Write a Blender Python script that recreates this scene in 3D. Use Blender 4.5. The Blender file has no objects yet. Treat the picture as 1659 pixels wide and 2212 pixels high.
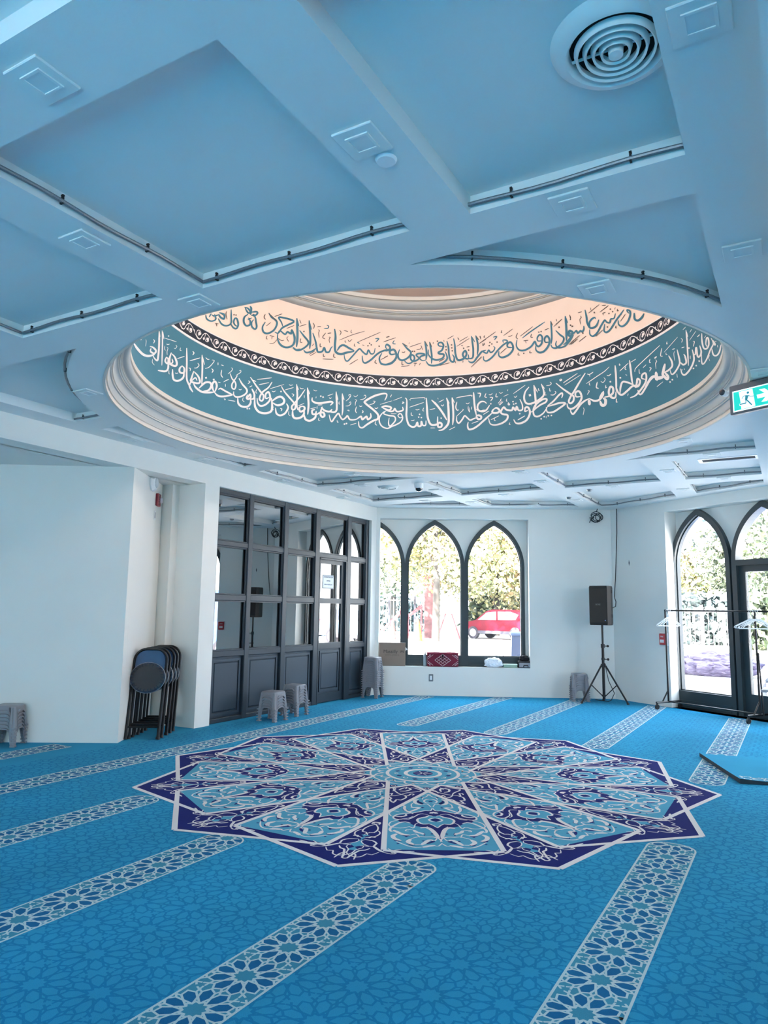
import bpy, math, random
import numpy as np
from mathutils import Vector, Matrix
from mathutils.geometry import delaunay_2d_cdt

scene = bpy.context.scene
COL = scene.collection
random.seed(7)
rng = np.random.default_rng(7)

# ------------------------------------------------------------------ camera, light, exposure
YAW, PITCH, ROLL, FPX, CX, CY, CAMH = -0.517717, 0.134856, 0.0141337, 1552.84, 829.5, 1106.0, 1.4


def cam_axes():
    f = np.array([math.sin(YAW) * math.cos(PITCH), math.cos(YAW) * math.cos(PITCH), math.sin(PITCH)])
    r = np.array([math.cos(YAW), -math.sin(YAW), 0.0])
    u = np.cross(r, f)
    c, s = math.cos(ROLL), math.sin(ROLL)
    return np.array([c * r + s * u, -s * r + c * u, f])


CM = cam_axes()
CAMP = np.array([0.0, 0.0, CAMH])
cam_data = bpy.data.cameras.new('camera')
cam_data.sensor_fit = 'HORIZONTAL'
cam_data.sensor_width = 36.0
cam_data.lens = 36.0 * FPX / 1659.0
cam_data.clip_start = 0.02
cam_data.clip_end = 400
cam = bpy.data.objects.new('camera', cam_data)
COL.objects.link(cam)
r_, u_, f_ = CM
cam.matrix_world = Matrix(((r_[0], u_[0], -f_[0], 0), (r_[1], u_[1], -f_[1], 0), (r_[2], u_[2], -f_[2], CAMH), (0, 0, 0, 1)))
scene.camera = cam

scene.view_settings.view_transform = 'Standard'
scene.view_settings.look = 'None'
scene.view_settings.gamma = 1.0
scene.view_settings.use_curve_mapping = False
scene.view_settings.exposure = 0.0
EXPO = 0.36
SKY = 10.0          # strength of the bright sky
SUN = 120.0
LAMP = 78.0  # strength of the added globe lamp inside the dome

world = bpy.data.worlds.new('sky')
scene.world = world
world.use_nodes = True
wn = world.node_tree.nodes
wl = world.node_tree.links
for n in list(wn):
    wn.remove(n)
wo = wn.new('ShaderNodeOutputWorld')
wb = wn.new('ShaderNodeBackground')
wg = wn.new('ShaderNodeTexCoord')
wsep = wn.new('ShaderNodeSeparateXYZ')
wr = wn.new('ShaderNodeValToRGB')
wr.color_ramp.elements[0].position = 0.45
wr.color_ramp.elements[0].color = (0.95, 0.97, 1.0, 1)
wr.color_ramp.elements[1].position = 1.0
wr.color_ramp.elements[1].color = (0.62, 0.80, 1.0, 1)
wm = wn.new('ShaderNodeMath')
wm.operation = 'MULTIPLY_ADD'
wm.inputs[1].default_value = 0.5
wm.inputs[2].default_value = 0.5
wl.new(wg.outputs['Generated'], wsep.inputs[0])
wl.new(wsep.outputs['Z'], wm.inputs[0])
wl.new(wm.outputs[0], wr.inputs[0])
wl.new(wr.outputs['Color'], wb.inputs['Color'])
wb.inputs['Strength'].default_value = SKY
wl.new(wb.outputs[0], wo.inputs['Surface'])
scene.view_settings.exposure = EXPO

sd = bpy.data.lights.new('sun', 'SUN')
sd.energy = SUN
sd.angle = math.radians(2)
sd.color = (1.0, 0.95, 0.86)
sun = bpy.data.objects.new('sun', sd)
sun.rotation_euler = Vector((0.10, 0.70, -0.72)).to_track_quat('-Z', 'Y').to_euler()
COL.objects.link(sun)
scene.cycles.use_denoising = True
scene.cycles.max_bounces = 14
scene.cycles.diffuse_bounces = 6
scene.cycles.glossy_bounces = 4
scene.cycles.transparent_max_bounces = 12
scene.cycles.caustics_reflective = False
scene.cycles.caustics_refractive = False


def portal(T, x0, x1, z0, z1, y):
    """light portal in an opening (guides sky sampling only)"""
    ld = bpy.data.lights.new('window_portal', 'AREA')
    ld.shape = 'RECTANGLE'
    ld.size = x1 - x0
    ld.size_y = z1 - z0
    ld.cycles.is_portal = True
    o = bpy.data.objects.new('window_portal', ld)
    # emit towards the room: local -Z must be the frame's -y
    o.matrix_world = T @ Matrix.Translation(((x0 + x1) / 2, y, (z0 + z1) / 2)) @ Matrix.Rotation(-math.pi / 2, 4, 'X')
    COL.objects.link(o)


# ------------------------------------------------------------------ pixel -> world helpers
def ray(x, y):
    return CM.T @ np.array([(x - CX) / FPX, -(y - CY) / FPX, 1.0])


def onz(x, y, z=0.0):
    d = ray(x, y)
    return CAMP + d * (z - CAMP[2]) / d[2]


def onframe(x, y, T, yoff=0.0):
    """hit of the pixel's ray with the plane y=yoff of frame T, in frame coordinates"""
    p0 = np.array((T @ Vector((0, yoff, 0)))[:])
    n = np.array((T.to_3x3() @ Vector((0, 1, 0)))[:])
    d = ray(x, y)
    p = CAMP + d * ((p0 - CAMP) @ n) / (d @ n)
    return T.inverted() @ Vector(p)


DX, DY = -2.88, 5.70     # dome axis


def oncyl(P, r):
    """pixels (n,2) -> points on the dome's cylinder of radius r (far intersection)"""
    P = np.asarray(P, float)
    d = np.stack([(P[:, 0] - CX) / FPX, -(P[:, 1] - CY) / FPX, np.ones(len(P))], 1) @ CM
    ox, oy = -DX, -DY
    a = d[:, 0] ** 2 + d[:, 1] ** 2
    b = 2 * (ox * d[:, 0] + oy * d[:, 1])
    c = ox * ox + oy * oy - r * r
    t = (-b + np.sqrt(np.maximum(b * b - 4 * a * c, 0))) / (2 * a)
    return CAMP + d * t[:, None]


def away(px, dist):
    """ground point at a distance seen in image column px"""
    d = ray(px, 1342)
    h = math.hypot(d[0], d[1])
    return d[0] / h * dist, d[1] / h * dist


# ------------------------------------------------------------------ materials
def lin(c):
    return tuple(((v / 255.0) / 12.92 if v / 255.0 <= 0.04045 else ((v / 255.0 + 0.055) / 1.055) ** 2.4) for v in c)


MATS = {}


def mat(name, rgb, rough=0.6, metal=0.0, spec=0.5, var=0.06, scale=8.0, bump=0.0, bscale=60.0, coat=0.0, emit=None, es=0.0):
    if name in MATS:
        return MATS[name]
    m = bpy.data.materials.new(name)
    m.use_nodes = True
    nt = m.node_tree
    b = nt.nodes['Principled BSDF']
    c = lin(rgb)
    b.inputs['Roughness'].default_value = rough
    b.inputs['Metallic'].default_value = metal
    b.inputs['Specular IOR Level'].default_value = spec
    if coat:
        b.inputs['Coat Weight'].default_value = coat
    tc = nt.nodes.new('ShaderNodeTexCoord')
    nz = nt.nodes.new('ShaderNodeTexNoise')
    nz.inputs['Scale'].default_value = scale
    nz.inputs['Detail'].default_value = 4
    rp = nt.nodes.new('ShaderNodeValToRGB')
    rp.color_ramp.elements[0].position = 0.3
    rp.color_ramp.elements[1].position = 0.7
    rp.color_ramp.elements[0].color = tuple(v * (1 - var) for v in c) + (1,)
    rp.color_ramp.elements[1].color = tuple(min(1, v * (1 + var)) for v in c) + (1,)
    nt.links.new(tc.outputs['Object'], nz.inputs['Vector'])
    nt.links.new(nz.outputs['Fac'], rp.inputs['Fac'])
    nt.links.new(rp.outputs['Color'], b.inputs['Base Color'])
    if bump:
        n2 = nt.nodes.new('ShaderNodeTexNoise')
        n2.inputs['Scale'].default_value = bscale
        n2.inputs['Detail'].default_value = 3
        bp = nt.nodes.new('ShaderNodeBump')
        bp.inputs['Strength'].default_value = bump
        bp.inputs['Distance'].default_value = 0.01
        nt.links.new(tc.outputs['Object'], n2.inputs['Vector'])
        nt.links.new(n2.outputs['Fac'], bp.inputs['Height'])
        nt.links.new(bp.outputs['Normal'], b.inputs['Normal'])
    if emit:
        b.inputs['Emission Color'].default_value = lin(emit) + (1,)
        b.inputs['Emission Strength'].default_value = es
    MATS[name] = m
    return m


def glass_mat(name, fac, tint, rough=0.0):
    m = bpy.data.materials.new(name)
    m.use_nodes = True
    nt = m.node_tree
    for n in list(nt.nodes):
        nt.nodes.remove(n)
    out = nt.nodes.new('ShaderNodeOutputMaterial')
    mix = nt.nodes.new('ShaderNodeMixShader')
    tr = nt.nodes.new('ShaderNodeBsdfTransparent')
    gl = nt.nodes.new('ShaderNodeBsdfGlossy')
    tr.inputs['Color'].default_value = tint + (1,)
    gl.inputs['Roughness'].default_value = rough
    fr = nt.nodes.new('ShaderNodeFresnel')
    fr.inputs['IOR'].default_value = 1.5
    ad = nt.nodes.new('ShaderNodeMath')
    ad.operation = 'ADD'
    ad.use_clamp = True
    ad.inputs[1].default_value = fac
    nt.links.new(fr.outputs[0], ad.inputs[0])
    nt.links.new(ad.outputs[0], mix.inputs[0])
    nt.links.new(tr.outputs[0], mix.inputs[1])
    nt.links.new(gl.outputs[0], mix.inputs[2])
    nt.links.new(mix.outputs[0], out.inputs['Surface'])
    return m


M_wall = mat('white_wall_paint', (228, 227, 222), 0.75, var=0.02, scale=1.5, bump=0.08, bscale=140)
M_ceil = mat('white_ceiling_paint', (226, 229, 228), 0.8, var=0.015, scale=1.2, bump=0.05, bscale=120)
M_frame = mat('dark_green_grey_aluminium', (36, 50, 56), 0.42, var=0.05, scale=5)
M_part = mat('slate_painted_timber', (26, 42, 54), 0.5, var=0.05, scale=4)
M_partlow = mat('slate_painted_panel', (42, 58, 72), 0.55, var=0.05, scale=3)
M_cream = mat('cream_plaster', (247, 224, 208), 0.7, var=0.02, scale=3)
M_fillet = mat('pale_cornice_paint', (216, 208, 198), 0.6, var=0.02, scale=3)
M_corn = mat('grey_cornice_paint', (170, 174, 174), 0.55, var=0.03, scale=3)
M_beige = mat('beige_dome_top', (208, 180, 162), 0.75, var=0.02, scale=2)
M_teal = mat('teal_dome_paint', (52, 114, 136), 0.6, var=0.05, scale=2)
M_navyband = mat('dark_blue_band_paint', (8, 30, 50), 0.6, var=0.06, scale=5)
M_white = mat('white_paint_lettering', (244, 238, 236), 0.6, var=0.015, scale=8)
M_tealtext = mat('teal_paint_lettering', (52, 112, 134), 0.6, var=0.06, scale=8)
M_browntext = mat('brown_grey_paint_lettering', (92, 82, 76), 0.6, var=0.06, scale=8)
M_black = mat('black_plastic', (20, 20, 24), 0.5, var=0.1, scale=20)
M_blackmetal = mat('black_metal', (18, 18, 22), 0.35, metal=0.3, var=0.1, scale=20)
M_grey = mat('grey_conduit', (120, 126, 132), 0.45, metal=0.5, var=0.15, scale=200)
M_whitepl = mat('white_plastic', (232, 234, 236), 0.4, var=0.02, scale=12)
M_chrome = mat('chrome', (205, 208, 212), 0.2, metal=1.0, var=0.02)
M_winglass = glass_mat('window_glass', 0.02, (0.96, 0.98, 0.98))
M_partglass = glass_mat('partition_glass', 0.42, (0.30, 0.36, 0.40))
M_cloud = mat('concrete_ground', (206, 200, 196), 0.9, var=0.06, scale=0.6)


# ------------------------------------------------------------------ mesh builder
class MB:
    def __init__(s):
        s.v, s.f, s.m = [], [], []

    def add(s, verts, faces, mi=0, T=None):
        o = len(s.v)
        if T is not None:
            verts = [(T @ Vector(p))[:] for p in verts]
        s.v.extend([tuple(p) for p in verts])
        s.f.extend([tuple(i + o for i in f) for f in faces])
        s.m.extend([mi] * len(faces))

    def box(s, x0, x1, y0, y1, z0, z1, mi=0, T=None):
        v = [(x0, y0, z0), (x1, y0, z0), (x1, y1, z0), (x0, y1, z0), (x0, y0, z1), (x1, y0, z1), (x1, y1, z1), (x0, y1, z1)]
        s.add(v, [(0, 3, 2, 1), (4, 5, 6, 7), (0, 1, 5, 4), (1, 2, 6, 5), (2, 3, 7, 6), (3, 0, 4, 7)], mi, T)

    def rbox(s, x0, x1, y0, y1, z0, z1, b=0.01, mi=0, T=None):
        """box with chamfered edges"""
        pts = []
        for z, k in ((z0, 1), (z0 + b, 0), (z1 - b, 0), (z1, 1)):
            i = b * k
            pts.append([(x0 + b + i * 0, y0 + i, z), (x1 - b, y0 + i, z), (x1 - i, y0 + b, z), (x1 - i, y1 - b, z),
                        (x1 - b, y1 - i, z), (x0 + b, y1 - i, z), (x0 + i, y1 - b, z), (x0 + i, y0 + b, z)])
        v = [p for q in pts for p in q]
        f = [tuple(range(7, -1, -1)), tuple(range(24, 32))]
        for k in range(3):
            for i in range(8):
                j = (i + 1) % 8
                f.append((k * 8 + i, k * 8 + j, k * 8 + 8 + j, k * 8 + 8 + i))
        s.add(v, f, mi, T)

    def prism(s, poly, a0, a1, axis='z', mi=0, T=None):
        n = len(poly)

        def P(p, a):
            return (p[0], p[1], a) if axis == 'z' else ((p[0], a, p[1]) if axis == 'y' else (a, p[0], p[1]))
        v = [P(p, a0) for p in poly] + [P(p, a1) for p in poly]
        f = [tuple(range(n - 1, -1, -1)), tuple(range(n, 2 * n))]
        f += [(i, (i + 1) % n, n + (i + 1) % n, n + i) for i in range(n)]
        s.add(v, f, mi, T)

    def tube(s, path, r, n=8, mi=0, T=None, closed=False, caps=True):
        P = [Vector(p) for p in path]
        k = len(P)
        rr = r if hasattr(r, '__len__') else [r] * k
        v, f = [], []
        up = None
        for i in range(k):
            a = P[(i - 1) % k] if (closed or i > 0) else P[i]
            b = P[(i + 1) % k] if (closed or i < k - 1) else P[i]
            t = (b - a)
            t = t.normalized() if t.length > 1e-9 else Vector((0, 0, 1))
            if up is None:
                up = Vector((0, 0, 1)) if abs(t.z) < 0.9 else Vector((1, 0, 0))
            x = t.cross(up)
            if x.length < 1e-6:
                x = t.cross(Vector((0.3, 0.8, 0.1)))
            x.normalize()
            y = x.cross(t).normalized()
            up = y
            for j in range(n):
                an = 2 * math.pi * j / n
                v.append((P[i] + (x * math.cos(an) + y * math.sin(an)) * rr[i])[:])
        m = k if closed else k - 1
        for i in range(m):
            for j in range(n):
                a, b = i * n + j, i * n + (j + 1) % n
                c, d = ((i + 1) % k) * n + (j + 1) % n, ((i + 1) % k) * n + j
                f.append((a, b, c, d))
        if caps and not closed:
            f.append(tuple(range(n - 1, -1, -1)))
            f.append(tuple((k - 1) * n + j for j in range(n)))
        s.add(v, f, mi, T)

    def cyl(s, p0, p1, r0, r1=None, n=12, mi=0, T=None):
        s.tube([p0, p1], [r0, r0 if r1 is None else r1], n, mi, T)

    def lathe(s, prof, n=32, mi=0, T=None, a0=0.0, a1=2 * math.pi, mis=None, cx=0.0, cy=0.0):
        full = abs(a1 - a0 - 2 * math.pi) < 1e-6
        m = n if full else n + 1
        v, f = [], []
        for r, z in prof:
            for j in range(m):
                a = a0 + (a1 - a0) * j / n
                v.append((cx + r * math.cos(a), cy + r * math.sin(a), z))
        o = len(s.v)
        for i in range(len(prof) - 1):
            fs = []
            for j in range(n):
                a, b = i * m + j, i * m + (j + 1) % m
                fs.append((a, b, b + m, a + m))
            f.append(fs)
        if T is not None:
            v = [(T @ Vector(p))[:] for p in v]
        s.v.extend(v)
        for i, fs in enumerate(f):
            s.f.extend([tuple(q + o for q in g) for g in fs])
            s.m.extend([mis[i] if mis else mi] * len(fs))

    def ball(s, c, rx, ry=None, rz=None, nu=14, nv=9, mi=0, T=None, jit=0.0):
        ry = rx if ry is None else ry
        rz = rx if rz is None else rz
        v, f = [], []
        for i in range(nv + 1):
            th = math.pi * i / nv
            for j in range(nu):
                ph = 2 * math.pi * j / nu
                q = 1 + (random.uniform(-jit, jit) if jit else 0)
                v.append((c[0] + rx * q * math.sin(th) * math.cos(ph), c[1] + ry * q * math.sin(th) * math.sin(ph), c[2] + rz * q * math.cos(th)))
        for i in range(nv):
            for j in range(nu):
                f.append((i * nu + j, (i + 1) * nu + j, (i + 1) * nu + (j + 1) % nu, i * nu + (j + 1) % nu))
        s.add(v, f, mi, T)

    def quads(s, V, F, mi=0):
        o = len(s.v)
        s.v.extend([tuple(p) for p in V])
        s.f.extend([tuple(int(i) + o for i in f) for f in F])
        s.m.extend([mi] * len(F))

    def build(s, name, mats, parent=None, smooth=False, T=None):
        me = bpy.data.meshes.new(name)
        me.from_pydata(s.v, [], s.f)
        if not isinstance(mats, (list, tuple)):
            mats = [mats]
        for m in mats:
            me.materials.append(m)
        if len(mats) > 1:
            me.polygons.foreach_set('material_index', s.m)
        if smooth:
            me.polygons.foreach_set('use_smooth', [True] * len(s.f))
            me.set_sharp_from_angle(angle=math.radians(40))
        me.update()
        o = bpy.data.objects.new(name, me)
        COL.objects.link(o)
        if T is not None:
            o.matrix_world = T
        if parent is not None:
            o.parent = parent
        return o


def tag(o, label=None, cat=None, group=None, kind=None):
    if label:
        o['label'] = label
    if cat:
        o['category'] = cat
    if group:
        o['group'] = group
    if kind:
        o['kind'] = kind
    return o


def empty(name, loc=(0, 0, 0), rz=0.0, label=None, cat=None, group=None, kind=None, T=None):
    o = bpy.data.objects.new(name, None)
    o.empty_display_size = 0.1
    COL.objects.link(o)
    if T is not None:
        o.matrix_world = T
    else:
        o.location = loc
        o.rotation_euler = (0, 0, rz)
    return tag(o, label, cat, group, kind)


def dup(root, label=None):
    r = root.copy()
    COL.objects.link(r)
    for ch in list(root.children):
        c = ch.copy()
        COL.objects.link(c)
        c.parent = r
        for g in ch.children:
            d = g.copy()
            COL.objects.link(d)
            d.parent = c
    if label:
        r['label'] = label
    return r


def frame(ox, oy, dx, dy, oz=0.0):
    l = math.hypot(dx, dy)
    dx, dy = dx / l, dy / l
    return Matrix(((dx, -dy, 0, ox), (dy, dx, 0, oy), (0, 0, 1, oz), (0, 0, 0, 1)))


def inpoly(x, y, poly):
    c = False
    n = len(poly)
    j = n - 1
    for i in range(n):
        xi, yi = poly[i]
        xj, yj = poly[j]
        if (yi > y) != (yj > y) and x < (xj - xi) * (y - yi) / (yj - yi) + xi:
            c = not c
        j = i
    return c


def tri2d(outer, holes):
    pts, edges = [], []
    for lp in [outer] + holes:
        o = len(pts)
        n = len(lp)
        pts += [Vector(p) for p in lp]
        edges += [(o + i, o + (i + 1) % n) for i in range(n)]
    V, _, Fc, *_r = delaunay_2d_cdt(pts, edges, [], 0, 1e-5)
    out = []
    for f in Fc:
        cx = sum(V[i][0] for i in f) / len(f)
        cy = sum(V[i][1] for i in f) / len(f)
        if inpoly(cx, cy, outer) and not any(inpoly(cx, cy, h) for h in holes):
            out.append(tuple(f))
    return [tuple(p) for p in V], out


def panel(mb, outer, holes, y0, y1, T=None, mi=0, back=True):
    """slab in the frame's x-z plane between y0 (room side) and y1 with holes"""
    V, Fc = tri2d(outer, holes)
    mb.add([(p[0], y0, p[1]) for p in V], Fc, mi, T)
    if back:
        mb.add([(p[0], y1, p[1]) for p in V], [tuple(reversed(f)) for f in Fc], mi, T)
    for lp in [outer] + holes:
        n = len(lp)
        v = [(p[0], y0, p[1]) for p in lp] + [(p[0], y1, p[1]) for p in lp]
        mb.add(v, [(i, (i + 1) % n, n + (i + 1) % n, n + i) for i in range(n)], mi, T)


def rect(x0, x1, z0, z1):
    return [(x0, z0), (x1, z0), (x1, z1), (x0, z1)]


def arch(cx, w, zb, zs, h, n=16):
    R = (w * w + h * h) / (2 * w)
    ta = math.acos((R - w) / R)
    pts = [(cx - w, zb)]
    L = [(cx - w + R - R * math.cos(ta * i / n), zs + R * math.sin(ta * i / n)) for i in range(n + 1)]
    pts += L
    pts += [(2 * cx - x, z) for x, z in reversed(L[:-1])]
    pts.append((cx + w, zb))
    return pts


def clipx(poly, xmin):
    out = []
    n = len(poly)
    for i in range(n):
        a, b = poly[i], poly[(i + 1) % n]
        if a[0] >= xmin:
            out.append(a)
        if (a[0] >= xmin) != (b[0] >= xmin):
            t = (xmin - a[0]) / (b[0] - a[0])
            out.append((xmin, a[1] + t * (b[1] - a[1])))
    return out


def text_mesh(name, body, size, m, parent, T, align='CENTER', ext=0.0006, parent_space=True):
    cu = bpy.data.curves.new(name, 'FONT')
    cu.body = body
    cu.size = size
    cu.align_x = align
    cu.align_y = 'CENTER'
    cu.extrude = ext
    cu.resolution_u = 3
    o = bpy.data.objects.new(name, cu)
    COL.objects.link(o)
    bpy.context.view_layer.update()
    me = bpy.data.meshes.new_from_object(o.evaluated_get(bpy.context.evaluated_depsgraph_get()))
    bpy.data.objects.remove(o)
    me.materials.clear()
    me.materials.append(m)
    q = bpy.data.objects.new(name, me)
    COL.objects.link(q)
    q.parent = parent
    q.matrix_local = T
    return q


RX = Matrix.Rotation(math.pi / 2, 4, 'X')   # text upright in a frame's x-z plane, facing -y
# ------------------------------------------------------------------ ribbons
def catmull(pts, step, closed=False):
    P = np.asarray(pts, float)
    n = len(P)
    if n < 3:
        k = max(2, int(np.hypot(*(P[-1] - P[0])) / step) + 1)
        return P[0] + (P[-1] - P[0]) * np.linspace(0, 1, k)[:, None]
    out = []
    for i in range(n - 1):
        p0 = P[i - 1] if i > 0 else 2 * P[0] - P[1]
        p1, p2 = P[i], P[i + 1]
        p3 = P[i + 2] if i < n - 2 else 2 * P[-1] - P[-2]
        k = max(2, int(np.hypot(*(p2 - p1)) / step))
        t = np.linspace(0, 1, k, endpoint=False)[:, None]
        out.append(0.5 * (2 * p1 + (p2 - p0) * t + (2 * p0 - 5 * p1 + 4 * p2 - p3) * t ** 2 + (3 * p1 - p0 - 3 * p2 + p3) * t ** 3))
    out.append(P[-1:])
    return np.concatenate(out)


def ribbon(pts, w, step, e0=0.35, e1=0.35, smooth=True):
    C = catmull(pts, step) if smooth else np.asarray(pts, float)
    n = len(C)
    d = np.gradient(C, axis=0)
    d /= np.maximum(np.hypot(d[:, 0], d[:, 1]), 1e-9)[:, None]
    N = np.stack([-d[:, 1], d[:, 0]], 1)
    s = np.concatenate([[0], np.cumsum(np.hypot(*np.diff(C, axis=0).T))])
    s /= max(s[-1], 1e-9)
    k = np.minimum(e0 + (1 - e0) * np.minimum(s / 0.22, 1) ** 0.7, e1 + (1 - e1) * np.minimum((1 - s) / 0.22, 1) ** 0.7)
    hw = (w * 0.5 * k)[:, None]
    V = np.empty((2 * n, 2))
    V[0::2] = C + N * hw
    V[1::2] = C - N * hw
    i = np.arange(n - 1) * 2
    F = np.stack([i, i + 1, i + 3, i + 2], 1)
    return V, F


def dot(x, y, r, n=4, a0=0.0):
    a = a0 + np.arange(n) * 2 * math.pi / n
    V = np.stack([x + r * np.cos(a), y + r * np.sin(a)], 1)
    return V, [tuple(range(n))]


# ------------------------------------------------------------------ room shell
CEIL = 3.13
LOW = 2.89
L0 = (-6.15, 10.55)
K0 = (-2.64, 12.40)
T_far_left = frame(L0[0], L0[1], K0[0] - L0[0], K0[1] - L0[1])
LEN_FL = math.hypot(K0[0] - L0[0], K0[1] - L0[1])
T_far_right = frame(K0[0], K0[1], 0.8437, -0.5368)
T_left = frame(-6.15, 0.0, 0, 1)                       # x = world y, y = distance behind the wall face
PX = (-6.14, 5.31)
T_pillar = frame(PX[0] - 0.85 * 2.6, PX[1] - 0.527 * 2.6, 0.85, 0.527)
T_alcove = frame(PX[0], PX[1], -0.527, 0.85)

# wall with the three arched windows
mb = MB()
panel(mb, rect(0, LEN_FL, 0, CEIL), [rect(0.06, 2.58, 0.47, 2.95)], 0.0, 0.20, T_far_left)
arches_l = [(-0.02, True), (1.00, False), (2.02, False)]
HW, SPR, AH = 0.512, 2.14, 0.81
holes = []
for c, cl in arches_l:
    a = arch(c, HW - 0.012, 0.50, SPR, AH - 0.012)
    holes.append(clipx(a, 0.062) if cl else a)
panel(mb, rect(0.0, LEN_FL + 0.25, -0.1, CEIL + 0.12), holes, 0.20, 0.27, T_far_left)
tag(mb.build('wall_far_left', M_wall), kind='structure')

# wall with the glazed arched door on the right
mb = MB()
panel(mb, rect(0, 5.9, 0, CEIL), [rect(1.12, 4.35, 0.0, 2.97)], 0.0, 0.25, T_far_right)
HWR, SPRR, AHR = 0.515, 2.15, 0.83
holes = [arch(1.57, HWR - 0.012, 0.05, SPRR, AHR - 0.012), arch(2.63, HWR - 0.012, 0.0, SPRR, AHR - 0.012), arch(3.69, HWR - 0.012, 0.05, SPRR, AHR - 0.012)]
panel(mb, rect(-0.2, 6.0, -0.1, CEIL + 0.12), holes, 0.25, 0.33, T_far_right)
tag(mb.build('wall_far_right', M_wall), kind='structure')


def arched_window(name, T, cx, hw, zb, spr, ah, yf, depth, fw, base_h, clip=None, panes=True):
    e = empty(name, kind='structure', T=T)
    out = arch(cx, hw, zb, spr, ah)
    inn = arch(cx, hw - fw, zb + base_h, spr, ah - fw * 1.35)
    inn2 = arch(cx, hw - fw - 0.014, zb + base_h + 0.014, spr, ah - fw * 1.35 - 0.016)
    if clip is not None:
        out, inn, inn2 = clipx(out, clip), clipx(inn, clip), clipx(inn2, clip)
    mb = MB()
    panel(mb, out, [inn], yf, yf + depth)
    f = mb.build('window_frame', M_frame, e)
    mb = MB()
    panel(mb, inn, [inn2], yf + depth * 0.35, yf + depth * 0.8)
    if base_h > 0.1 and clip is None:      # sunken panel in the base rail
        x0, x1 = cx - hw + fw, cx + hw - fw
        mb.box(x0, x1, yf - 0.006, yf + 0.01, zb + 0.10, zb + 0.115)
        mb.box(x0, x1, yf - 0.006, yf + 0.01, zb + 0.022, zb + 0.037)
        mb.box(x0, x0 + 0.014, yf - 0.006, yf + 0.01, zb + 0.037, zb + 0.10)
        mb.box(x1 - 0.014, x1, yf - 0.006, yf + 0.01, zb + 0.037, zb + 0.10)
    mb.build('glazing_bead', M_frame, e)
    mb = MB()
    V, Fc = tri2d(inn, [])
    mb.add([(p[0], yf + depth * 0.6, p[1]) for p in V], Fc)
    mb.build('pane', M_winglass, e)
    return e


wi = 1
for c, cl in arches_l:
    arched_window('window_%d' % wi, T_far_left, c, HW, 0.472, SPR, AH, 0.17, 0.08, 0.056, 0.165, clip=0.062 if cl else None)
    wi += 1
arched_window('window_4', T_far_right, 1.57, HWR, 0.002, SPRR, AHR, 0.17, 0.14, 0.07, 0.25)
arched_window('window_5', T_far_right, 3.69, HWR, 0.002, SPRR, AHR, 0.17, 0.14, 0.07, 0.25)
portal(T_far_left, 0.08, 2.52, 0.65, 2.9, 0.30)
portal(T_far_right, 1.06, 4.2, 0.1, 2.95, 0.36)

# arched glass door
d1 = empty('door_1', kind='structure', T=T_far_right)
mb = MB()
c = 2.63
panel(mb, arch(c, HWR, 0.002, SPRR, AHR), [arch(c, HWR - 0.07, 2.17, SPRR + 0.02, AHR - 0.115), rect(c - HWR + 0.075, c + HWR - 0.075, 0.004, 2.09)], 0.17, 0.33)
mb.build('door_frame', M_frame, d1)
mb = MB()
panel(mb, rect(c - HWR + 0.078, c + HWR - 0.078, 0.006, 2.087), [rect(c - HWR + 0.175, c + HWR - 0.175, 0.31, 2.0)], 0.22, 0.28)
mb.build('door_leaf', M_frame, d1)
mb = MB()
V, Fc = tri2d(arch(c, HWR - 0.07, 2.17, SPRR + 0.02, AHR - 0.115), [])
mb.add([(p[0], 0.26, p[1]) for p in V], Fc)
mb.box(c - HWR + 0.175, c + HWR - 0.175, 0.249, 0.251, 0.31, 2.0)
mb.build('pane', M_winglass, d1)
mb = MB()
mb.cyl((c + 0.30, 0.16, 0.95), (c + 0.30, 0.16, 1.25), 0.012, n=10)
mb.box(c + 0.29, c + 0.31, 0.16, 0.22, 0.96, 0.98)
mb.box(c + 0.29, c + 0.31, 0.16, 0.22, 1.22, 1.24)
mb.build('door_handle', M_chrome, d1)

# left side: beam over the glazing, end pier, angled wall, alcove, low ceiling
mb = MB()
mb.box(-6.42, -6.15, -7.0, 10.56, LOW, CEIL + 0.1)          # beam
mb.box(-6.42, -6.15, 10.385, 10.56, 0, LOW)                 # pier beside the windows
mb.box(-6.60, -6.15, 6.41, 6.66, 0, LOW)                    # pier left of the glazing
mb.box(-8.6, -6.40, -7.0, 6.66, LOW, LOW + 0.12)            # low ceiling over the alcove side
mb.box(-6.95, -6.58, 6.30, 6.66, 0, LOW)
V0 = T_pillar
mb.box(0.0, 2.6, 0.0, 0.12, 0, LOW, 0, T_pillar)            # angled wall
mb.box(0.119, 1.45, 0.0, 0.14, 0, LOW, 0, T_alcove)           # alcove side wall
tag(mb.build('wall_left', M_wall), kind='structure')
mb = MB()
p = T_pillar @ Vector((0, 0, 0))
mb.box(p.x - 0.15, p.x, -7.0, p.y + 0.2, 0, LOW)
tag(mb.build('wall_left_rear', M_wall), kind='structure')

# right side and back (behind the camera), with big openings
T_right = frame(2.4, 9.3, 0, -1)
mb = MB()
panel(mb, rect(0, 16.4, 0, CEIL), [rect(1.0, 2.2, 0.5, 2.9)], 0, 0.2, T_right)
tag(mb.build('wall_right', M_wall), kind='structure')
portal(T_right, 1.0, 2.2, 0.5, 2.9, 0.1)
T_back = frame(2.5, -7.0, -1, 0)
mb = MB()
panel(mb, rect(0, 11.1, 0, CEIL), [rect(0.3, 2.7, 0.45, 2.95), rect(3.3, 5.4, 0.45, 2.95)], 0, 0.2, T_back)
tag(mb.build('wall_back', M_wall), kind='structure')
portal(T_back, 0.3, 5.4, 0.45, 2.95, 0.1)

# ------------------------------------------------------------------ ceiling with recesses
DR = 2.68       # dome opening
RING = 2.95     # plain ring round the opening


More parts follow.
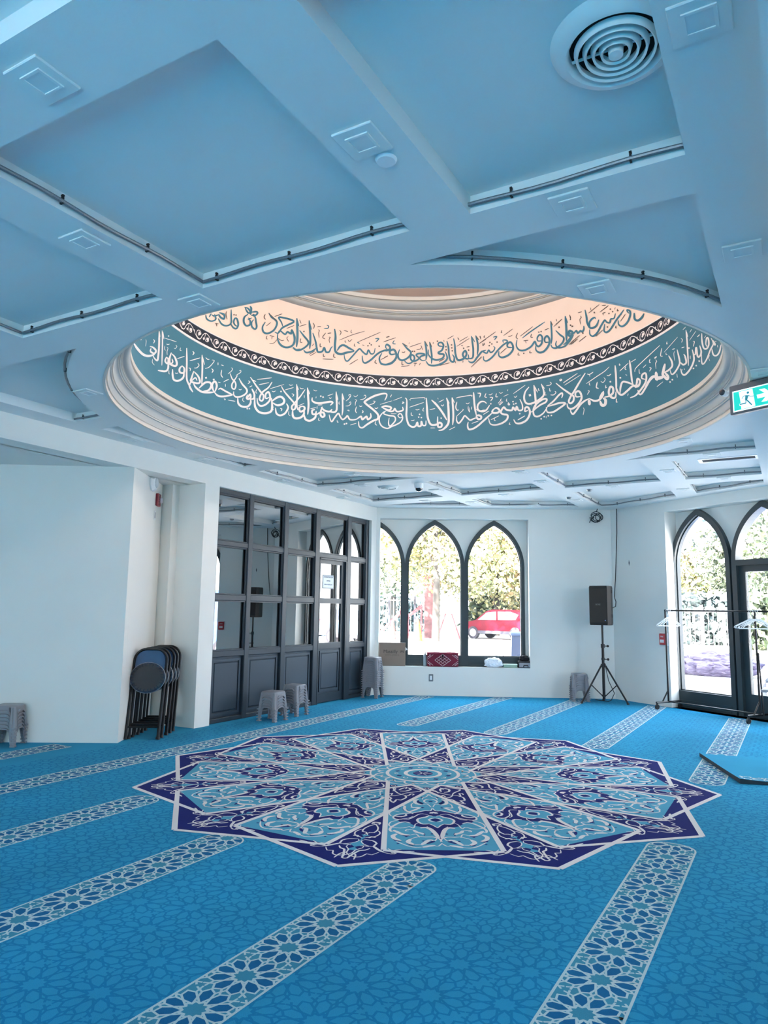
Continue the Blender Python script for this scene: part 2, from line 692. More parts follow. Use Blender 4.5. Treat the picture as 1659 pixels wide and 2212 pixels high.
def clip_half(poly, nx, ny, d):
    """keep nx*x+ny*y >= d"""
    out = []
    n = len(poly)
    for i in range(n):
        a, b = poly[i], poly[(i + 1) % n]
        da, db = nx * a[0] + ny * a[1] - d, nx * b[0] + ny * b[1] - d
        if da >= 0:
            out.append(a)
        if (da >= 0) != (db >= 0):
            t = da / (da - db)
            out.append((a[0] + t * (b[0] - a[0]), a[1] + t * (b[1] - a[1])))
    return out


def minus_disc(poly, R):
    pts = []
    n = len(poly)
    for i in range(n):
        a, b = poly[i], poly[(i + 1) % n]
        k = max(2, int(math.hypot(b[0] - a[0], b[1] - a[1]) / 0.004))
        pts += [(a[0] + (b[0] - a[0]) * j / k, a[1] + (b[1] - a[1]) * j / k, j == 0) for j in range(k)]
    ins = [math.hypot(p[0] - DX, p[1] - DY) < R for p in pts]
    if not any(ins):
        return poly
    if all(ins):
        return None
    m = len(pts)
    st = next(i for i in range(m) if not ins[i] and ins[i - 1])
    run = []
    for j in range(m):
        q = (st + j) % m
        if ins[q]:
            break
        run.append(pts[q])
    keep = [(p[0], p[1]) for i, p in enumerate(run) if p[2] or i in (0, len(run) - 1)]
    a1 = math.atan2(keep[-1][1] - DY, keep[-1][0] - DX)
    a0 = math.atan2(keep[0][1] - DY, keep[0][0] - DX)
    da = (a0 - a1 + math.pi) % (2 * math.pi) - math.pi
    k = max(3, int(abs(da) / 0.05))
    keep += [(DX + R * math.cos(a1 + da * i / k), DY + R * math.sin(a1 + da * i / k)) for i in range(1, k)]
    return keep


def parea(p):
    return 0.5 * sum(p[i][0] * p[(i + 1) % len(p)][1] - p[(i + 1) % len(p)][0] * p[i][1] for i in range(len(p)))


cols = [(-5.87, -4.61), (-4.31, -3.03), (-2.73, -1.45), (-1.15, -0.27)]
rows = [(-0.15, 1.16), (1.47, 2.75), (8.65, 9.93), (10.33, 12.0)]
coffers = {}
ul = ((K0[0] - L0[0]) / LEN_FL, (K0[1] - L0[1]) / LEN_FL)
for ci, (x0, x1) in enumerate(cols):
    for ri, (y0, y1) in enumerate(rows):
        p = [(x0, y0), (x1, y0), (x1, y1), (x0, y1)]
        nx, ny = ul[1], -ul[0]
        p = clip_half(p, nx, ny, nx * L0[0] + ny * L0[1] + 0.31)
        nx, ny = -0.5368, -0.8437
        p = clip_half(p, nx, ny, nx * K0[0] + ny * K0[1] + 0.26)
        if len(p) > 2 and abs(parea(p)) > 0.08:
            coffers[(ci, ri)] = p
for key, r in {'sp_nl': (-5.87, -3.6, 3.04, 4.35), 'sp_nr': (-2.2, -0.27, 3.04, 4.35), 'sp_fl': (-5.87, -3.6, 7.05, 8.36),
               'sp_fr': (-2.2, -0.27, 7.05, 8.36), 'sl_n': (-5.87, -4.6, 4.64, 5.62), 'sl_f': (-5.87, -4.6, 5.78, 6.76)}.items():
    p = minus_disc([(r[0], r[2]), (r[1], r[2]), (r[1], r[3]), (r[0], r[3])], RING)
    if p and abs(parea(p)) > 0.004:
        coffers[key] = p
for k in coffers:
    if parea(coffers[k]) < 0:
        coffers[k] = coffers[k][::-1]
CTOP = CEIL + 0.085
ringpts = [(DX + DR * math.cos(2 * math.pi * i / 128), DY + DR * math.sin(2 * math.pi * i / 128)) for i in range(128)]
outer = [(-6.3, -7.1), (2.6, -7.1), (2.6, 9.3), (-2.6, 12.6), (-6.3, 10.7)]
mb = MB()
V, Fc = tri2d(outer, [coffers[k] for k in coffers] + [ringpts])
mb.add([(p[0], p[1], CEIL) for p in V], Fc)
for k, p in coffers.items():
    n = len(p)
    mb.add([(q[0], q[1], CEIL) for q in p] + [(q[0], q[1], CTOP) for q in p], [(i, (i + 1) % n, n + (i + 1) % n, n + i) for i in range(n)])
    V, Fc = tri2d(p, [])
    mb.add([(q[0], q[1], CTOP) for q in V], Fc)
# low beam along the right edge
mb.box(0.0, 0.7, -7.0, 9.9, LOW + 0.02, CEIL - 0.001)
ceil = tag(mb.build('ceiling', M_ceil), kind='structure')
mb = MB()
roof = [(-9.0, -7.5), (3.2, -7.5), (3.2, 9.6), (-2.6, 13.2), (-9.0, 10.9)]
V, Fc = tri2d(roof, [[(DX + 3.1 * math.cos(2 * math.pi * i / 48), DY + 3.1 * math.sin(2 * math.pi * i / 48)) for i in range(48)]])
mb.add([(p[0], p[1], CTOP + 0.2) for p in V], Fc)
mb.build('roof_slab', M_wall, ceil)

# ------------------------------------------------------------------ dome
dome = empty('dome', (0, 0, 0), label='round ceiling dome with teal and cream bands of painted Arabic lettering', cat='dome')
NS = 256
prof = [(2.70, 3.128), (2.68, 3.13), (2.68, 3.166), (2.668, 3.166), (2.662, 3.20), (2.655, 3.222), (2.643, 3.225), (2.643, 3.237), (2.632, 3.237)]
mis = [1, 1, 1, 0, 0, 0, 1, 1]
for i in range(1, 9):     # hollow
    t = i / 8 * math.pi / 2
    prof.append((2.632 - 0.034 * (1 - math.cos(t)), 3.237 + 0.062 * math.sin(t)))
    mis.append(0)
prof += [(2.592, 3.299), (2.592, 3.306), (2.584, 3.306), (2.580, 3.326), (2.572, 3.326), (2.572, 3.337), (2.562, 3.337)]
mis += [1, 1, 0, 0, 1, 1, 1]
for i in range(1, 13):    # roll
    t = math.pi * i / 12
    prof.append((2.555 - 0.045 * math.sin(t), 3.381 - 0.044 * math.cos(t)))
    mis.append(0)
prof += [(2.512, 3.426), (2.512, 3.466), (2.52, 3.466)]
mis += [1, 1, 1]
mb = MB()
mb.lathe(prof, NS, mis=mis, cx=DX, cy=DY)
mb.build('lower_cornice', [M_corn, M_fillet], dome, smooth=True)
mb = MB()
mb.lathe([(2.52, 3.466), (2.52, 4.18)], NS, cx=DX, cy=DY)
band1 = mb.build('teal_band', M_teal, dome, smooth=True)
mb = MB()
mb.lathe([(2.52, 4.18), (2.514, 4.182), (2.514, 4.206), (2.52, 4.208)], NS, mi=0, cx=DX, cy=DY)
mb.lathe([(2.52, 4.208), (2.52, 4.362)], NS, mi=1, cx=DX, cy=DY)
mb.lathe([(2.52, 4.362), (2.515, 4.363), (2.515, 4.372), (2.52, 4.373)], NS, mi=0, cx=DX, cy=DY)
band2 = mb.build('vine_band', [M_white, M_navyband], dome, smooth=True)
mb = MB()
mb.lathe([(2.52, 4.373), (2.516, 5.11)], NS, cx=DX, cy=DY)
band3 = mb.build('cream_band', M_cream, dome, smooth=True)
prof = [(2.516, 5.11)]
mis = []
for i in range(0, 13):
    t = math.pi * i / 12
    prof.append((2.475 - 0.030 * math.sin(t) - 0.02 * i / 12, 5.137 - 0.026 * math.cos(t)))
    mis.append(0)
prof += [(2.44, 5.164), (2.44, 5.170), (2.42, 5.172), (2.415, 5.188), (2.40, 5.189), (2.40, 5.203), (2.385, 5.204)]
mis += [1, 1, 0, 0, 1, 1, 1]
for i in range(1, 15):
    t = math.pi * i / 14
    prof.append((2.385 - 0.055 * math.sin(t) - 0.06 * i / 14, 5.248 - 0.044 * math.cos(t)))
    mis.append(0)
prof += [(2.30, 5.293), (2.28, 5.328), (2.268, 5.331)]
mis += [1, 1, 1]
mb = MB()
mb.lathe(prof, NS, mis=mis, cx=DX, cy=DY)
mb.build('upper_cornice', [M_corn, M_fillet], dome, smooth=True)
mb = MB()
mb.lathe([(2.27, 5.331), (0.001, 5.332)], NS, cx=DX, cy=DY)
mb.build('dome_crown', M_beige, dome)
mb = MB()
mb.lathe([(2.95, 3.3), (2.95, 5.6), (0.01, 5.6)], 48, cx=DX, cy=DY)
mb.build('dome_shell', M_wall, dome)

# unseen globe lamp added to give the dome its warm inner light
lampo = empty('added_dome_lamp', (DX, DY, 0), label='added globe lamp, out of view high inside the dome, lighting its bands', cat='lamp')
mb = MB()
mb.ball((0, 0, 4.98), 0.2, nu=32, nv=16)
mb.build('glass_globe', mat('added_lamp_glow', (255, 240, 220), 0.4, emit=(255, 243, 232), es=LAMP), lampo, smooth=True)
mb = MB()
mb.cyl((0, 0, 5.17), (0, 0, 5.33), 0.015, n=10)
mb.cyl((0, 0, 5.31), (0, 0, 5.331), 0.07, n=16)
mb.build('lamp_stem', M_fillet, lampo)
# ------------------------------------------------------------------ carpet
def carpet_mat(name, rgb, var=0.10, rough=0.95):
    m = bpy.data.materials.new(name)
    m.use_nodes = True
    nt = m.node_tree
    b = nt.nodes['Principled BSDF']
    b.inputs['Roughness'].default_value = rough
    b.inputs['Specular IOR Level'].default_value = 0.04
    b.inputs['Sheen Weight'].default_value = 0.03
    b.inputs['Sheen Roughness'].default_value = 0.6
    c = lin(rgb)
    tc = nt.nodes.new('ShaderNodeTexCoord')
    n1 = nt.nodes.new('ShaderNodeTexNoise')
    n1.inputs['Scale'].default_value = 260
    n1.inputs['Detail'].default_value = 2
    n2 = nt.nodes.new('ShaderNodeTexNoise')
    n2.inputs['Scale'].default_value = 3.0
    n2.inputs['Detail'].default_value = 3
    mx = nt.nodes.new('ShaderNodeMath')
    mx.operation = 'MULTIPLY_ADD'
    mx.inputs[1].default_value = 0.6
    ad = nt.nodes.new('ShaderNodeMath')
    ad.operation = 'MULTIPLY'
    ad.inputs[1].default_value = 0.4
    rp = nt.nodes.new('ShaderNodeValToRGB')
    rp.color_ramp.elements[0].position = 0.32
    rp.color_ramp.elements[1].position = 0.68
    rp.color_ramp.elements[0].color = tuple(v * (1 - var) for v in c) + (1,)
    rp.color_ramp.elements[1].color = tuple(min(1, v * (1 + var)) for v in c) + (1,)
    bp = nt.nodes.new('ShaderNodeBump')
    bp.inputs['Strength'].default_value = 0.5
    bp.inputs['Distance'].default_value = 0.004
    nt.links.new(tc.outputs['Object'], n1.inputs['Vector'])
    nt.links.new(tc.outputs['Object'], n2.inputs['Vector'])
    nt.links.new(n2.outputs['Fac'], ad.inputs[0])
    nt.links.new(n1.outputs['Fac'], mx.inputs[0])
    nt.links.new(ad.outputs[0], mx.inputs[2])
    nt.links.new(mx.outputs[0], rp.inputs['Fac'])
    mp_ = nt.nodes.new('ShaderNodeMapping')  # broad streaks painted into the pile colour to suggest soft light bands
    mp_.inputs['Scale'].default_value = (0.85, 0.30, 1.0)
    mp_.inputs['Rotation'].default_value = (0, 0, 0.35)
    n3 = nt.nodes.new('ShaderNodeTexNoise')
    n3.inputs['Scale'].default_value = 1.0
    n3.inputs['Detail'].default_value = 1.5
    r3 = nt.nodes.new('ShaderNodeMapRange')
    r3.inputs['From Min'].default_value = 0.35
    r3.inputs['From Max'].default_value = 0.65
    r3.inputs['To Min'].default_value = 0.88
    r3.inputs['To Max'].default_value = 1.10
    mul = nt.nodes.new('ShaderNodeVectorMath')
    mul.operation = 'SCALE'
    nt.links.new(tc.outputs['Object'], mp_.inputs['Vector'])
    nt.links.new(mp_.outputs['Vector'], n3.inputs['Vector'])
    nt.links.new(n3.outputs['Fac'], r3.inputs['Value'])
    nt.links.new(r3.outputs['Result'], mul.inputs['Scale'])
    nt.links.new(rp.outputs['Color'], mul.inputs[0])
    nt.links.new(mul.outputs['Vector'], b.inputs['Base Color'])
    nt.links.new(n1.outputs['Fac'], bp.inputs['Height'])
    nt.links.new(bp.outputs['Normal'], b.inputs['Normal'])
    return m


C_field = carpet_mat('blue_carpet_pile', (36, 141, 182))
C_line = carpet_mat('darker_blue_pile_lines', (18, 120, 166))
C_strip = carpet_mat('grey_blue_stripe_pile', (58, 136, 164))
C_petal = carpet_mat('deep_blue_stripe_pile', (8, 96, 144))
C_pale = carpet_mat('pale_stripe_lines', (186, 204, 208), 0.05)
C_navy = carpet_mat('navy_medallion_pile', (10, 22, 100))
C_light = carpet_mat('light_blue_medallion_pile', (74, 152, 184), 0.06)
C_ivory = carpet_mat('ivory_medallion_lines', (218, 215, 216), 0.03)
AP = 0.1365      # rosette size
PITCH_V = np.array([0.0, 2 * AP])
PITCH_U = np.array([2 * AP * math.sin(math.radians(72)), 2 * AP * math.cos(math.radians(72))])


def pol(r, deg):
    return (r * math.cos(math.radians(deg)), r * math.sin(math.radians(deg)))


# one rosette: ten petals around a small star (segments, unit = AP)
segs = []
petals = []
for k in range(10):
    a = 36 * k
    O, Sp, Sm = pol(1.03, a), pol(0.87, a + 13), pol(0.87, a - 13)
    X, Xm, Tk, Tk1, Y = pol(0.60, a + 18), pol(0.60, a - 18), pol(0.30, a), pol(0.30, a + 36), pol(0.39, a + 18)
    Mp = pol(1.0, a + 18)
    S1 = pol(0.87, a + 23)
    segs += [(O, Sp), (O, Sm), (Sp, X), (S1, X), (X, Tk), (X, Tk1), (Tk, Y), (Tk1, Y)]
    e = (Mp[0] + (Mp[0] - Sp[0]), Mp[1] + (Mp[1] - Sp[1]))
    segs.append((Sp, e))
    e = (Mp[0] + (Mp[0] - S1[0]), Mp[1] + (Mp[1] - S1[1]))
    segs.append((S1, e))
    petals.append([O, Sp, X, Tk, Xm, Sm])
SEG = np.array(segs) * AP
PET = np.array(petals) * AP


def seg_quads(S, w, z):
    """(n,2,2) segments -> flat quads"""
    d = S[:, 1] - S[:, 0]
    l = np.maximum(np.hypot(d[:, 0], d[:, 1]), 1e-9)[:, None]
    d = d / l
    n = np.stack([-d[:, 1], d[:, 0]], 1) * w / 2
    a, b = S[:, 0] - d * w * 0.3, S[:, 1] + d * w * 0.3
    V = np.stack([a + n, a - n, b - n, b + n], 1).reshape(-1, 2)
    zz = np.repeat(z + (np.arange(len(S)) * 7 % 40) * 1.1e-5, 4)[:, None]
    V = np.concatenate([V, zz], 1)
    F = np.arange(len(V)).reshape(-1, 4)
    return V, F


def np_mesh(name, V, F, m, parent):
    me = bpy.data.meshes.new(name)
    k = F.shape[1]
    me.vertices.add(len(V))
    me.vertices.foreach_set('co', np.ascontiguousarray(V, dtype=np.float32).ravel())
    me.loops.add(F.size)
    me.loops.foreach_set('vertex_index', np.ascontiguousarray(F, dtype=np.int32).ravel())
    me.polygons.add(len(F))
    me.polygons.foreach_set('loop_start', np.arange(0, F.size, k, dtype=np.int32))
    me.materials.append(m)
    me.update(calc_edges=True)
    o = bpy.data.objects.new(name, me)
    COL.objects.link(o)
    o.parent = parent
    return o


mb = MB()
fl = [(-9.0, -7.3), (3.0, -7.3), (3.0, 9.5), (-2.6, 12.95), (-9.0, 10.85)]
mb.add([(p[0], p[1], 0) for p in fl] + [(p[0], p[1], -0.06) for p in fl], [(0, 1, 2, 3, 4), (9, 8, 7, 6, 5)] + [(i, i + 5, (i + 1) % 5 + 5, (i + 1) % 5) for i in range(5)])
floor = tag(mb.build('floor', C_field), kind='structure')

# woven field pattern
room = [(-6.14, -0.6), (1.6, -0.6), (1.6, 9.6), (-2.64, 12.36), (-6.12, 10.53)]
cen = []
for i in range(-34, 14):
    for j in range(-20, 70):
        c = np.array([-0.725, 3.014]) + i * PITCH_U + j * PITCH_V
        if inpoly(c[0], c[1], room) and c[1] > 1.2:
            cen.append(c)
cen = np.array(cen)
S = (SEG[None] + cen[:, None, None, :]).reshape(-1, 2, 2)
S = S + rng.normal(0, 0.0012, S.shape)
V, F = seg_quads(S, 0.0095, 0.00015)
V[:, 2] = 0.00012 + V[:, 2] * 0.3
np_mesh('field_pattern', V, F, C_line, floor)


def clip_segs(S, x0, x1, y0, y1):
    """Liang-Barsky on (n,2,2) segments"""
    a, d = S[:, 0], S[:, 1] - S[:, 0]
    t0 = np.zeros(len(S))
    t1 = np.ones(len(S))
    for ax, lo, hi in ((0, x0, x1), (1, y0, y1)):
        dd = np.where(np.abs(d[:, ax]) < 1e-9, 1e-9, d[:, ax])
        ta, tb = (lo - a[:, ax]) / dd, (hi - a[:, ax]) / dd
        t0 = np.maximum(t0, np.minimum(ta, tb))
        t1 = np.minimum(t1, np.maximum(ta, tb))
    ok = t1 > t0 + 1e-6
    return np.stack([a + d * t0[:, None], a + d * t1[:, None]], 1)[ok]


def clip_poly_rect(p, x0, x1, y0, y1):
    p = [tuple(q) for q in p]
    for nx, ny, d in ((1, 0, x0), (-1, 0, -x1), (0, 1, y0), (0, -1, -y1)):
        if len(p) < 3:
            return []
        p = clip_half(p, nx, ny, d)
    return p


def stripe(xc, y0, y1, r0, r1, idx):
    """patterned band along y; r0/r1: rounded near/far end"""
    w = 0.136
    rd = 0.11
    if y1 - y0 < 0.3:
        return
    out = []
    if r0:
        out += [(xc - w + rd * (1 - math.sin(t)), y0 + rd * (1 - math.cos(t))) for t in np.linspace(math.pi / 2, 0, 6)]
        out += [(xc + w - rd * (1 - math.sin(t)), y0 + rd * (1 - math.cos(t))) for t in np.linspace(0, math.pi / 2, 6)]
    else:
        out += [(xc - w, y0), (xc + w, y0)]
    if r1:
        out += [(xc + w - rd * (1 - math.cos(t)), y1 - rd * (1 - math.sin(t))) for t in np.linspace(0, math.pi / 2, 6)]
        out += [(xc - w + rd * (1 - math.cos(t)), y1 - rd * (1 - math.sin(t))) for t in np.linspace(math.pi / 2, 0, 6)]
    else:
        out += [(xc + w, y1), (xc - w, y1)]
    mb = MB()
    mb.add([(p[0], p[1], 0.0016) for p in out], [tuple(range(len(out)))], 0)
    cs = []
    base = np.array([xc, 3.014 + AP * (idx % 2)])
    for i in (-1, 0, 1):
        for j in range(-30, 40):
            c = base + i * PITCH_U + j * PITCH_V
            if y0 - 0.3 < c[1] < y1 + 0.3:
                cs.append(c)
    m = 0.03 if (r0 or r1) else 0.0
    ya, yb = y0 + (0.02 if r0 else 0), y1 - (0.02 if r1 else 0)
    for c in cs:
        for p in PET:
            q = p + c
            ctr = q.mean(0)
            q = ctr + (q - ctr) * 0.88
            q = clip_poly_rect(q, xc - w + 0.004, xc + w - 0.004, ya, yb)
            if len(q) > 2:
                mb.add([(a, b, 0.0021 + (len(mb.v) * 7 % 40) * 1e-5) for a, b in q], [tuple(range(len(q)))], 1)
    S = (SEG[None] + np.array(cs)[:, None, None, :]).reshape(-1, 2, 2)
    S = clip_segs(S, xc - w, xc + w, ya, yb)
    big = [(xc + (a - xc) * 1.02, b) for a, b in out]
    S = np.array([q for q in S if inpoly(q[0][0], q[0][1] * 0.9998 + 0.0002 * (y0 + y1) / 2, big) and inpoly(q[1][0], q[1][1] * 0.9998 + 0.0002 * (y0 + y1) / 2, big)])
    S = S + rng.normal(0, 0.0008, S.shape)
    V, F = seg_quads(S, 0.0088, 0.0027)
    mb.quads(V, F, 2)
    O2 = np.array(out)
    V, F = seg_quads(np.stack([O2, np.roll(O2, -1, 0)], 1), 0.011, 0.0029)
    mb.quads(V, F, 2)
    mb.v = [(a, b, c * 0.35) for a, b, c in mb.v]
    mb.build('patterned_stripe', [C_strip, C_petal, C_pale], floor)


def wall_y(x):
    """far wall above x, a little in front"""
    yl = L0[1] + (x - L0[0]) * (K0[1] - L0[1]) / (K0[0] - L0[0])
    yr = K0[1] - (x - K0[0]) * 0.6362
    return min(yl, yr) - 0.01


MX, MY, MR = -2.88, 5.80, 2.36
for idx, (xc, a, b) in enumerate(((-0.728, 4.93, 6.72), (-1.91, 3.82, 7.80), (-3.10, 3.62, 8.03), (-4.225, 4.0, 7.98))):
    stripe(xc, 0.8, a, False, True, idx)
    stripe(xc, b, wall_y(xc) - 0.08, True, False, idx)
stripe(-5.345, 1.2, wall_y(-5.345) - 0.08, False, False, 4)
stripe(-6.485, 1.2, 4.92, False, False, 5)

# ------------------------------------------------------------------ twelve pointed medallion
med = MB()
ROT = math.radians


def mp(r, deg):
    return (MX + MR * r * math.cos(ROT(deg)), MY + MR * r * math.sin(ROT(deg)))


def fpoly(pts, z, mi):
    z = z + (len(med.v) * 7 % 40) * 1.0e-5
    V, Fc = tri2d(pts, [])
    med.add([(p[0], p[1], z) for p in V], Fc, mi)


star = []
for k in range(12):
    star += [mp(1.0, 15 + 30 * k), mp(0.897, 30 + 30 * k)]
fpoly(star, 0.0018, 1)
cz = []
for k in range(12):
    cz += [mp(0.263, 30 * k), mp(0.183, 30 * k + 15)]
fpoly(cz, 0.0024, 2)
for k in range(12):
    a = 30 * k
    fpoly([mp(0.263, a), mp(0.53, a + 15), mp(0.862, a + 10), mp(0.862, a - 10), mp(0.53, a - 15)], 0.0024, 2)


JIT = [0]


def zj(z):
    JIT[0] = (JIT[0] + 7) % 40
    return z + JIT[0] * 1.1e-5


def fline(pts, w, z, mi=0, smooth=False):
    z = zj(z)
    V, F = ribbon(pts, w, 0.03, 1, 1, smooth)
    med.quads(np.concatenate([V, np.full((len(V), 1), z)], 1), F, mi)


for k in range(12):
    a = 30 * k
    for s in (1, -1):
        fline([mp(0.183, a - 15 * s), mp(0.865, a + 20 * s)], 0.034, 0.0052)
        fline([mp(1.0 + 0.004, a + 15 * s), mp(0.897, a)], 0.037, 0.0053)
        fline([mp(0.897, a), mp(0.868, a - 10 * s)], 0.034, 0.0052)


def ring(r, w, z, mi=0):
    pts = [mp(r, 360 * i / 72) for i in range(73)]
    fline(pts, w, z, mi)


ring(0.192, 0.014, 0.0034)
ring(0.130, 0.030, 0.0034)
ring(0.063, 0.034, 0.0034)
fpoly([mp(0.036, 360 * i / 24) for i in range(24)], 0.0032, 1)
for k in range(6):
    fline([mp(0.004, 60 * k + 20), mp(0.033, 60 * k + 20)], 0.008, 0.0038)
for k in range(8):
    a = 45 * k + 10
    fpoly([mp(0.086, a), mp(0.097, a + 7), mp(0.108, a), mp(0.097, a - 7)], 0.0032, 1)
    fline([mp(0.092, a + 16), mp(0.104, a + 20), mp(0.098, a + 27), mp(0.09, a + 24)], 0.01, 0.0036, 0, True)
for k in range(12):
    a = 30 * k
    fline([mp(0.14, a), mp(0.165, a + 4), mp(0.178, a + 11), mp(0.16, a + 16), mp(0.15, a + 12), mp(0.165, a + 22), mp(0.145, a + 29)], 0.016, 0.0036, 0, True)
    fpoly([mp(0.205, a), mp(0.222, a + 5), mp(0.242, a), mp(0.222, a - 5)], 0.0032, 1)
    fline([mp(0.212, a), mp(0.222, a + 2), mp(0.232, a), mp(0.222, a - 2), mp(0.212, a)], 0.006, 0.0036, 0, True)


def to_local(pts, ox, oy, sc, base_deg):
    """crop pixels -> floor -> polar relative to a sector axis"""
    out = []
    for x, y in pts:
        p = onz(ox + x / sc, oy + y / sc)
        dx, dy = p[0] - MX, p[1] - MY
        out.append((math.hypot(dx, dy), math.atan2(dy, dx) - ROT(base_deg)))
    return out


def place(loc, deg, mirror):
    s = -1 if mirror else 1
    return [(MX + r * math.cos(ROT(deg) + s * a), MY + r * math.sin(ROT(deg) + s * a)) for r, a in loc]


def P(s):
    return [tuple(float(v) for v in q.split(',')) for q in s.split()]


PANEL = [  # width in mm; half of one panel's scrollwork
    (9, "640,180 600,205 565,215 560,240"), (24, "625,180 642,172 660,182"), (26, "505,238 460,248 452,272 480,298 555,314"),
    (9, "440,285 405,305 415,345 445,355"), (9, "555,312 620,300 680,345"), (14, "657,236 610,240 575,260 610,284 657,290"),
    (20, "395,345 450,350 520,350 470,375 400,402 360,412"), (20, "265,318 315,330 308,360 330,390 370,410 430,435"),
    (13, "690,360 670,395 600,392 550,400 500,411 410,425 300,430 210,446 160,472 165,500 230,512 300,505 370,495 432,470"),
    (10, "240,408 150,395 100,430 130,465 170,466"), (18, "180,470 260,476 330,460 330,440"), (10, "640,450 560,436 500,446 440,480 370,510 300,515"),
    (17, "700,470 650,460 610,480 560,488 500,505 488,530 520,560 570,578 650,575"), (10, "650,575 700,592 770,632"), (24, "660,430 705,415 745,432"),
    (13, "735,492 690,498 642,520 690,542 735,550"), (10, "500,560 460,580 450,610 430,635 380,612 300,630 200,630 120,612 95,585 130,545 230,520 160,510"),
    (18, "395,565 320,547 240,560 180,590 130,620 110,650 130,680 180,665"), (28, "160,660 220,690 290,720 390,730"), (10, "390,730 470,715 520,760"),
    (10, "370,670 330,675 340,655 440,660"), (26, "440,660 480,690 550,706 575,722"), (30, "530,632 600,625 660,642 720,690 785,772"), (12, "620,610 650,630"),
    (13, "500,745 600,755 700,755 790,780 830,822"), (10, "760,770 730,810 660,800"), (28, "710,800 650,800 600,830 545,868"), (10, "560,860 470,862 430,852"),
    (30, "445,862 390,842 360,820 395,785"), (10, "395,782 450,765 520,750"), (30, "205,712 150,740 180,780 265,806"), (11, "200,815 280,850 370,882 470,900 560,895"),
    (28, "560,898 640,882 735,872"), (10, "720,875 780,882 830,842")]
for w, s in PANEL:
    loc = to_local(P(s), 825, 1690, 6.381, -60)
    for k in range(12):
        for mir in (False, True):
            V, F = ribbon(place(loc, 30 * k, mir), w * 1.0 / 1000, 0.022, 0.5, 0.5)
            med.quads(np.concatenate([V, np.full((len(V), 1), zj(0.0044))], 1), F, 0)
CLOUD = P("688,382 640,392 600,396 420,428 215,458 165,480 190,508 260,550 370,560 460,602 560,620 660,640 740,700 800,790 832,828")
LOTUS = P("706,468 650,462 610,482 530,495 500,525 530,560 590,578 650,575 700,592 770,632")
BUD = P("645,182 600,205 565,215 500,240 455,260 480,298 555,312 620,300 682,345")
for pts, z, mi in ((CLOUD, 0.0030, 1), (LOTUS, 0.0036, 2)):
    loc = to_local(pts, 825, 1690, 6.381, -60)
    for k in range(12):
        a = place(loc, 30 * k, False)
        b = place(loc, 30 * k, True)
        fpoly(a + b[::-1], z, mi)
HEART = P("735,500 690,508 665,520 700,534 735,545")
loc = to_local(HEART, 825, 1690, 6.381, -60)
for k in range(12):
    fpoly(place(loc, 30 * k, False) + place(loc, 30 * k, True)[::-1], 0.0040, 1)
for x, y in ((240, 352), (560, 350), (550, 210), (335, 748), (220, 845), (570, 810), (690, 712), (660, 265)):
    loc = to_local([(x - 26, y), (x, y - 7), (x + 26, y), (x, y + 7)], 825, 1690, 6.381, -60)
    for k in range(12):
        for mir in (False, True):
            fpoly(place(loc, 30 * k, mir), 0.0030, 1)
SHADE = ["505,250 500,275 560,300 545,285 515,270", "300,345 310,380 350,400 330,370", "520,700 560,700 590,735", "150,760 190,800 250,815 190,785", "345,830 400,862 440,868 380,845",
         "800,760 815,790 830,800", "200,690 290,728 370,742 300,715", "600,850 680,830 720,812 650,812"]
for s in SHADE:
    loc = to_local(P(s), 825, 1690, 6.381, -60)
    for k in range(12):
        for mir in (False, True):
            V, F = ribbon(place(loc, 30 * k, mir), 0.02, 0.03, 0.3, 0.3)
            med.quads(np.concatenate([V, np.full((len(V), 1), zj(0.0038))], 1), F, 1)

TIP = [(15, "540,250 510,262 500,300 530,340 590,370 640,370 735,400"), (24, "455,243 505,235 555,258"), (14, "530,340 510,362 530,390 600,420 680,430 750,442"),
       (26, "600,432 650,425 690,440"), (18, "750,462 660,476 630,510 690,548 650,590"), (26, "690,545 650,590 600,622"), (13, "600,622 520,640 450,632 510,618"),
       (11, "750,462 810,482 800,522 740,547 690,552"), (22, "200,600 330,606 420,615 505,628"), (12, "350,575 420,586 480,596 520,568"), (14, "855,545 800,544 750,552"),
       (20, "750,575 830,600 900,606 980,640 1060,676 1110,705 1165,708"), (13, "660,620 770,656 830,645 900,676 980,690 1060,670 1080,632 1030,592 1040,556 1000,532"),
       (15, "1080,632 1150,642 1200,662 1275,702")]
for w, s in TIP:
    loc = to_local(P(s), 990, 1740, 5.925, -45)
    for k in range(12):
        for mir in (False, True):
            V, F = ribbon(place(loc, 15 + 30 * k, mir), w * 0.72 / 1000, 0.022, 0.5, 0.5)
            med.quads(np.concatenate([V, np.full((len(V), 1), zj(0.0044))], 1), F, 0)
loc = to_local(P("762,396 735,440 770,452 815,480 800,530 870,545 1000,572 1058,594"), 990, 1740, 5.925, -45)
for k in range(12):
    fpoly(place(loc, 15 + 30 * k, False) + place(loc, 15 + 30 * k, True)[::-1], 0.0030, 2)
KITE = [(13, "100,85 150,75 170,110 220,150 270,170"), (11, "150,75 190,90 150,122"), (18, "235,110 270,90 340,75 400,97 330,122 250,122"), (12, "340,65 330,92"),
        (13, "400,72 480,90 540,120 440,136 350,146 270,166"), (15, "270,170 170,186 90,190 130,222 110,240 140,272 180,266 200,240 260,246 300,230 335,210 320,182 270,170"),
        (13, "100,162 145,150 128,178"), (13, "310,195 370,182 400,162 440,166 420,182"), (20, "130,268 170,285")]
for w, s in KITE:
    loc = to_local(P(s), 825, 1690, 6.381, -75)
    for k in range(12):
        V, F = ribbon(place(loc, 15 + 30 * k, False), w / 1000, 0.022, 0.6, 0.6)
        med.quads(np.concatenate([V, np.full((len(V), 1), zj(0.0044))], 1), F, 0)
med.v = [(a, b, c * 0.28) for a, b, c in med.v]
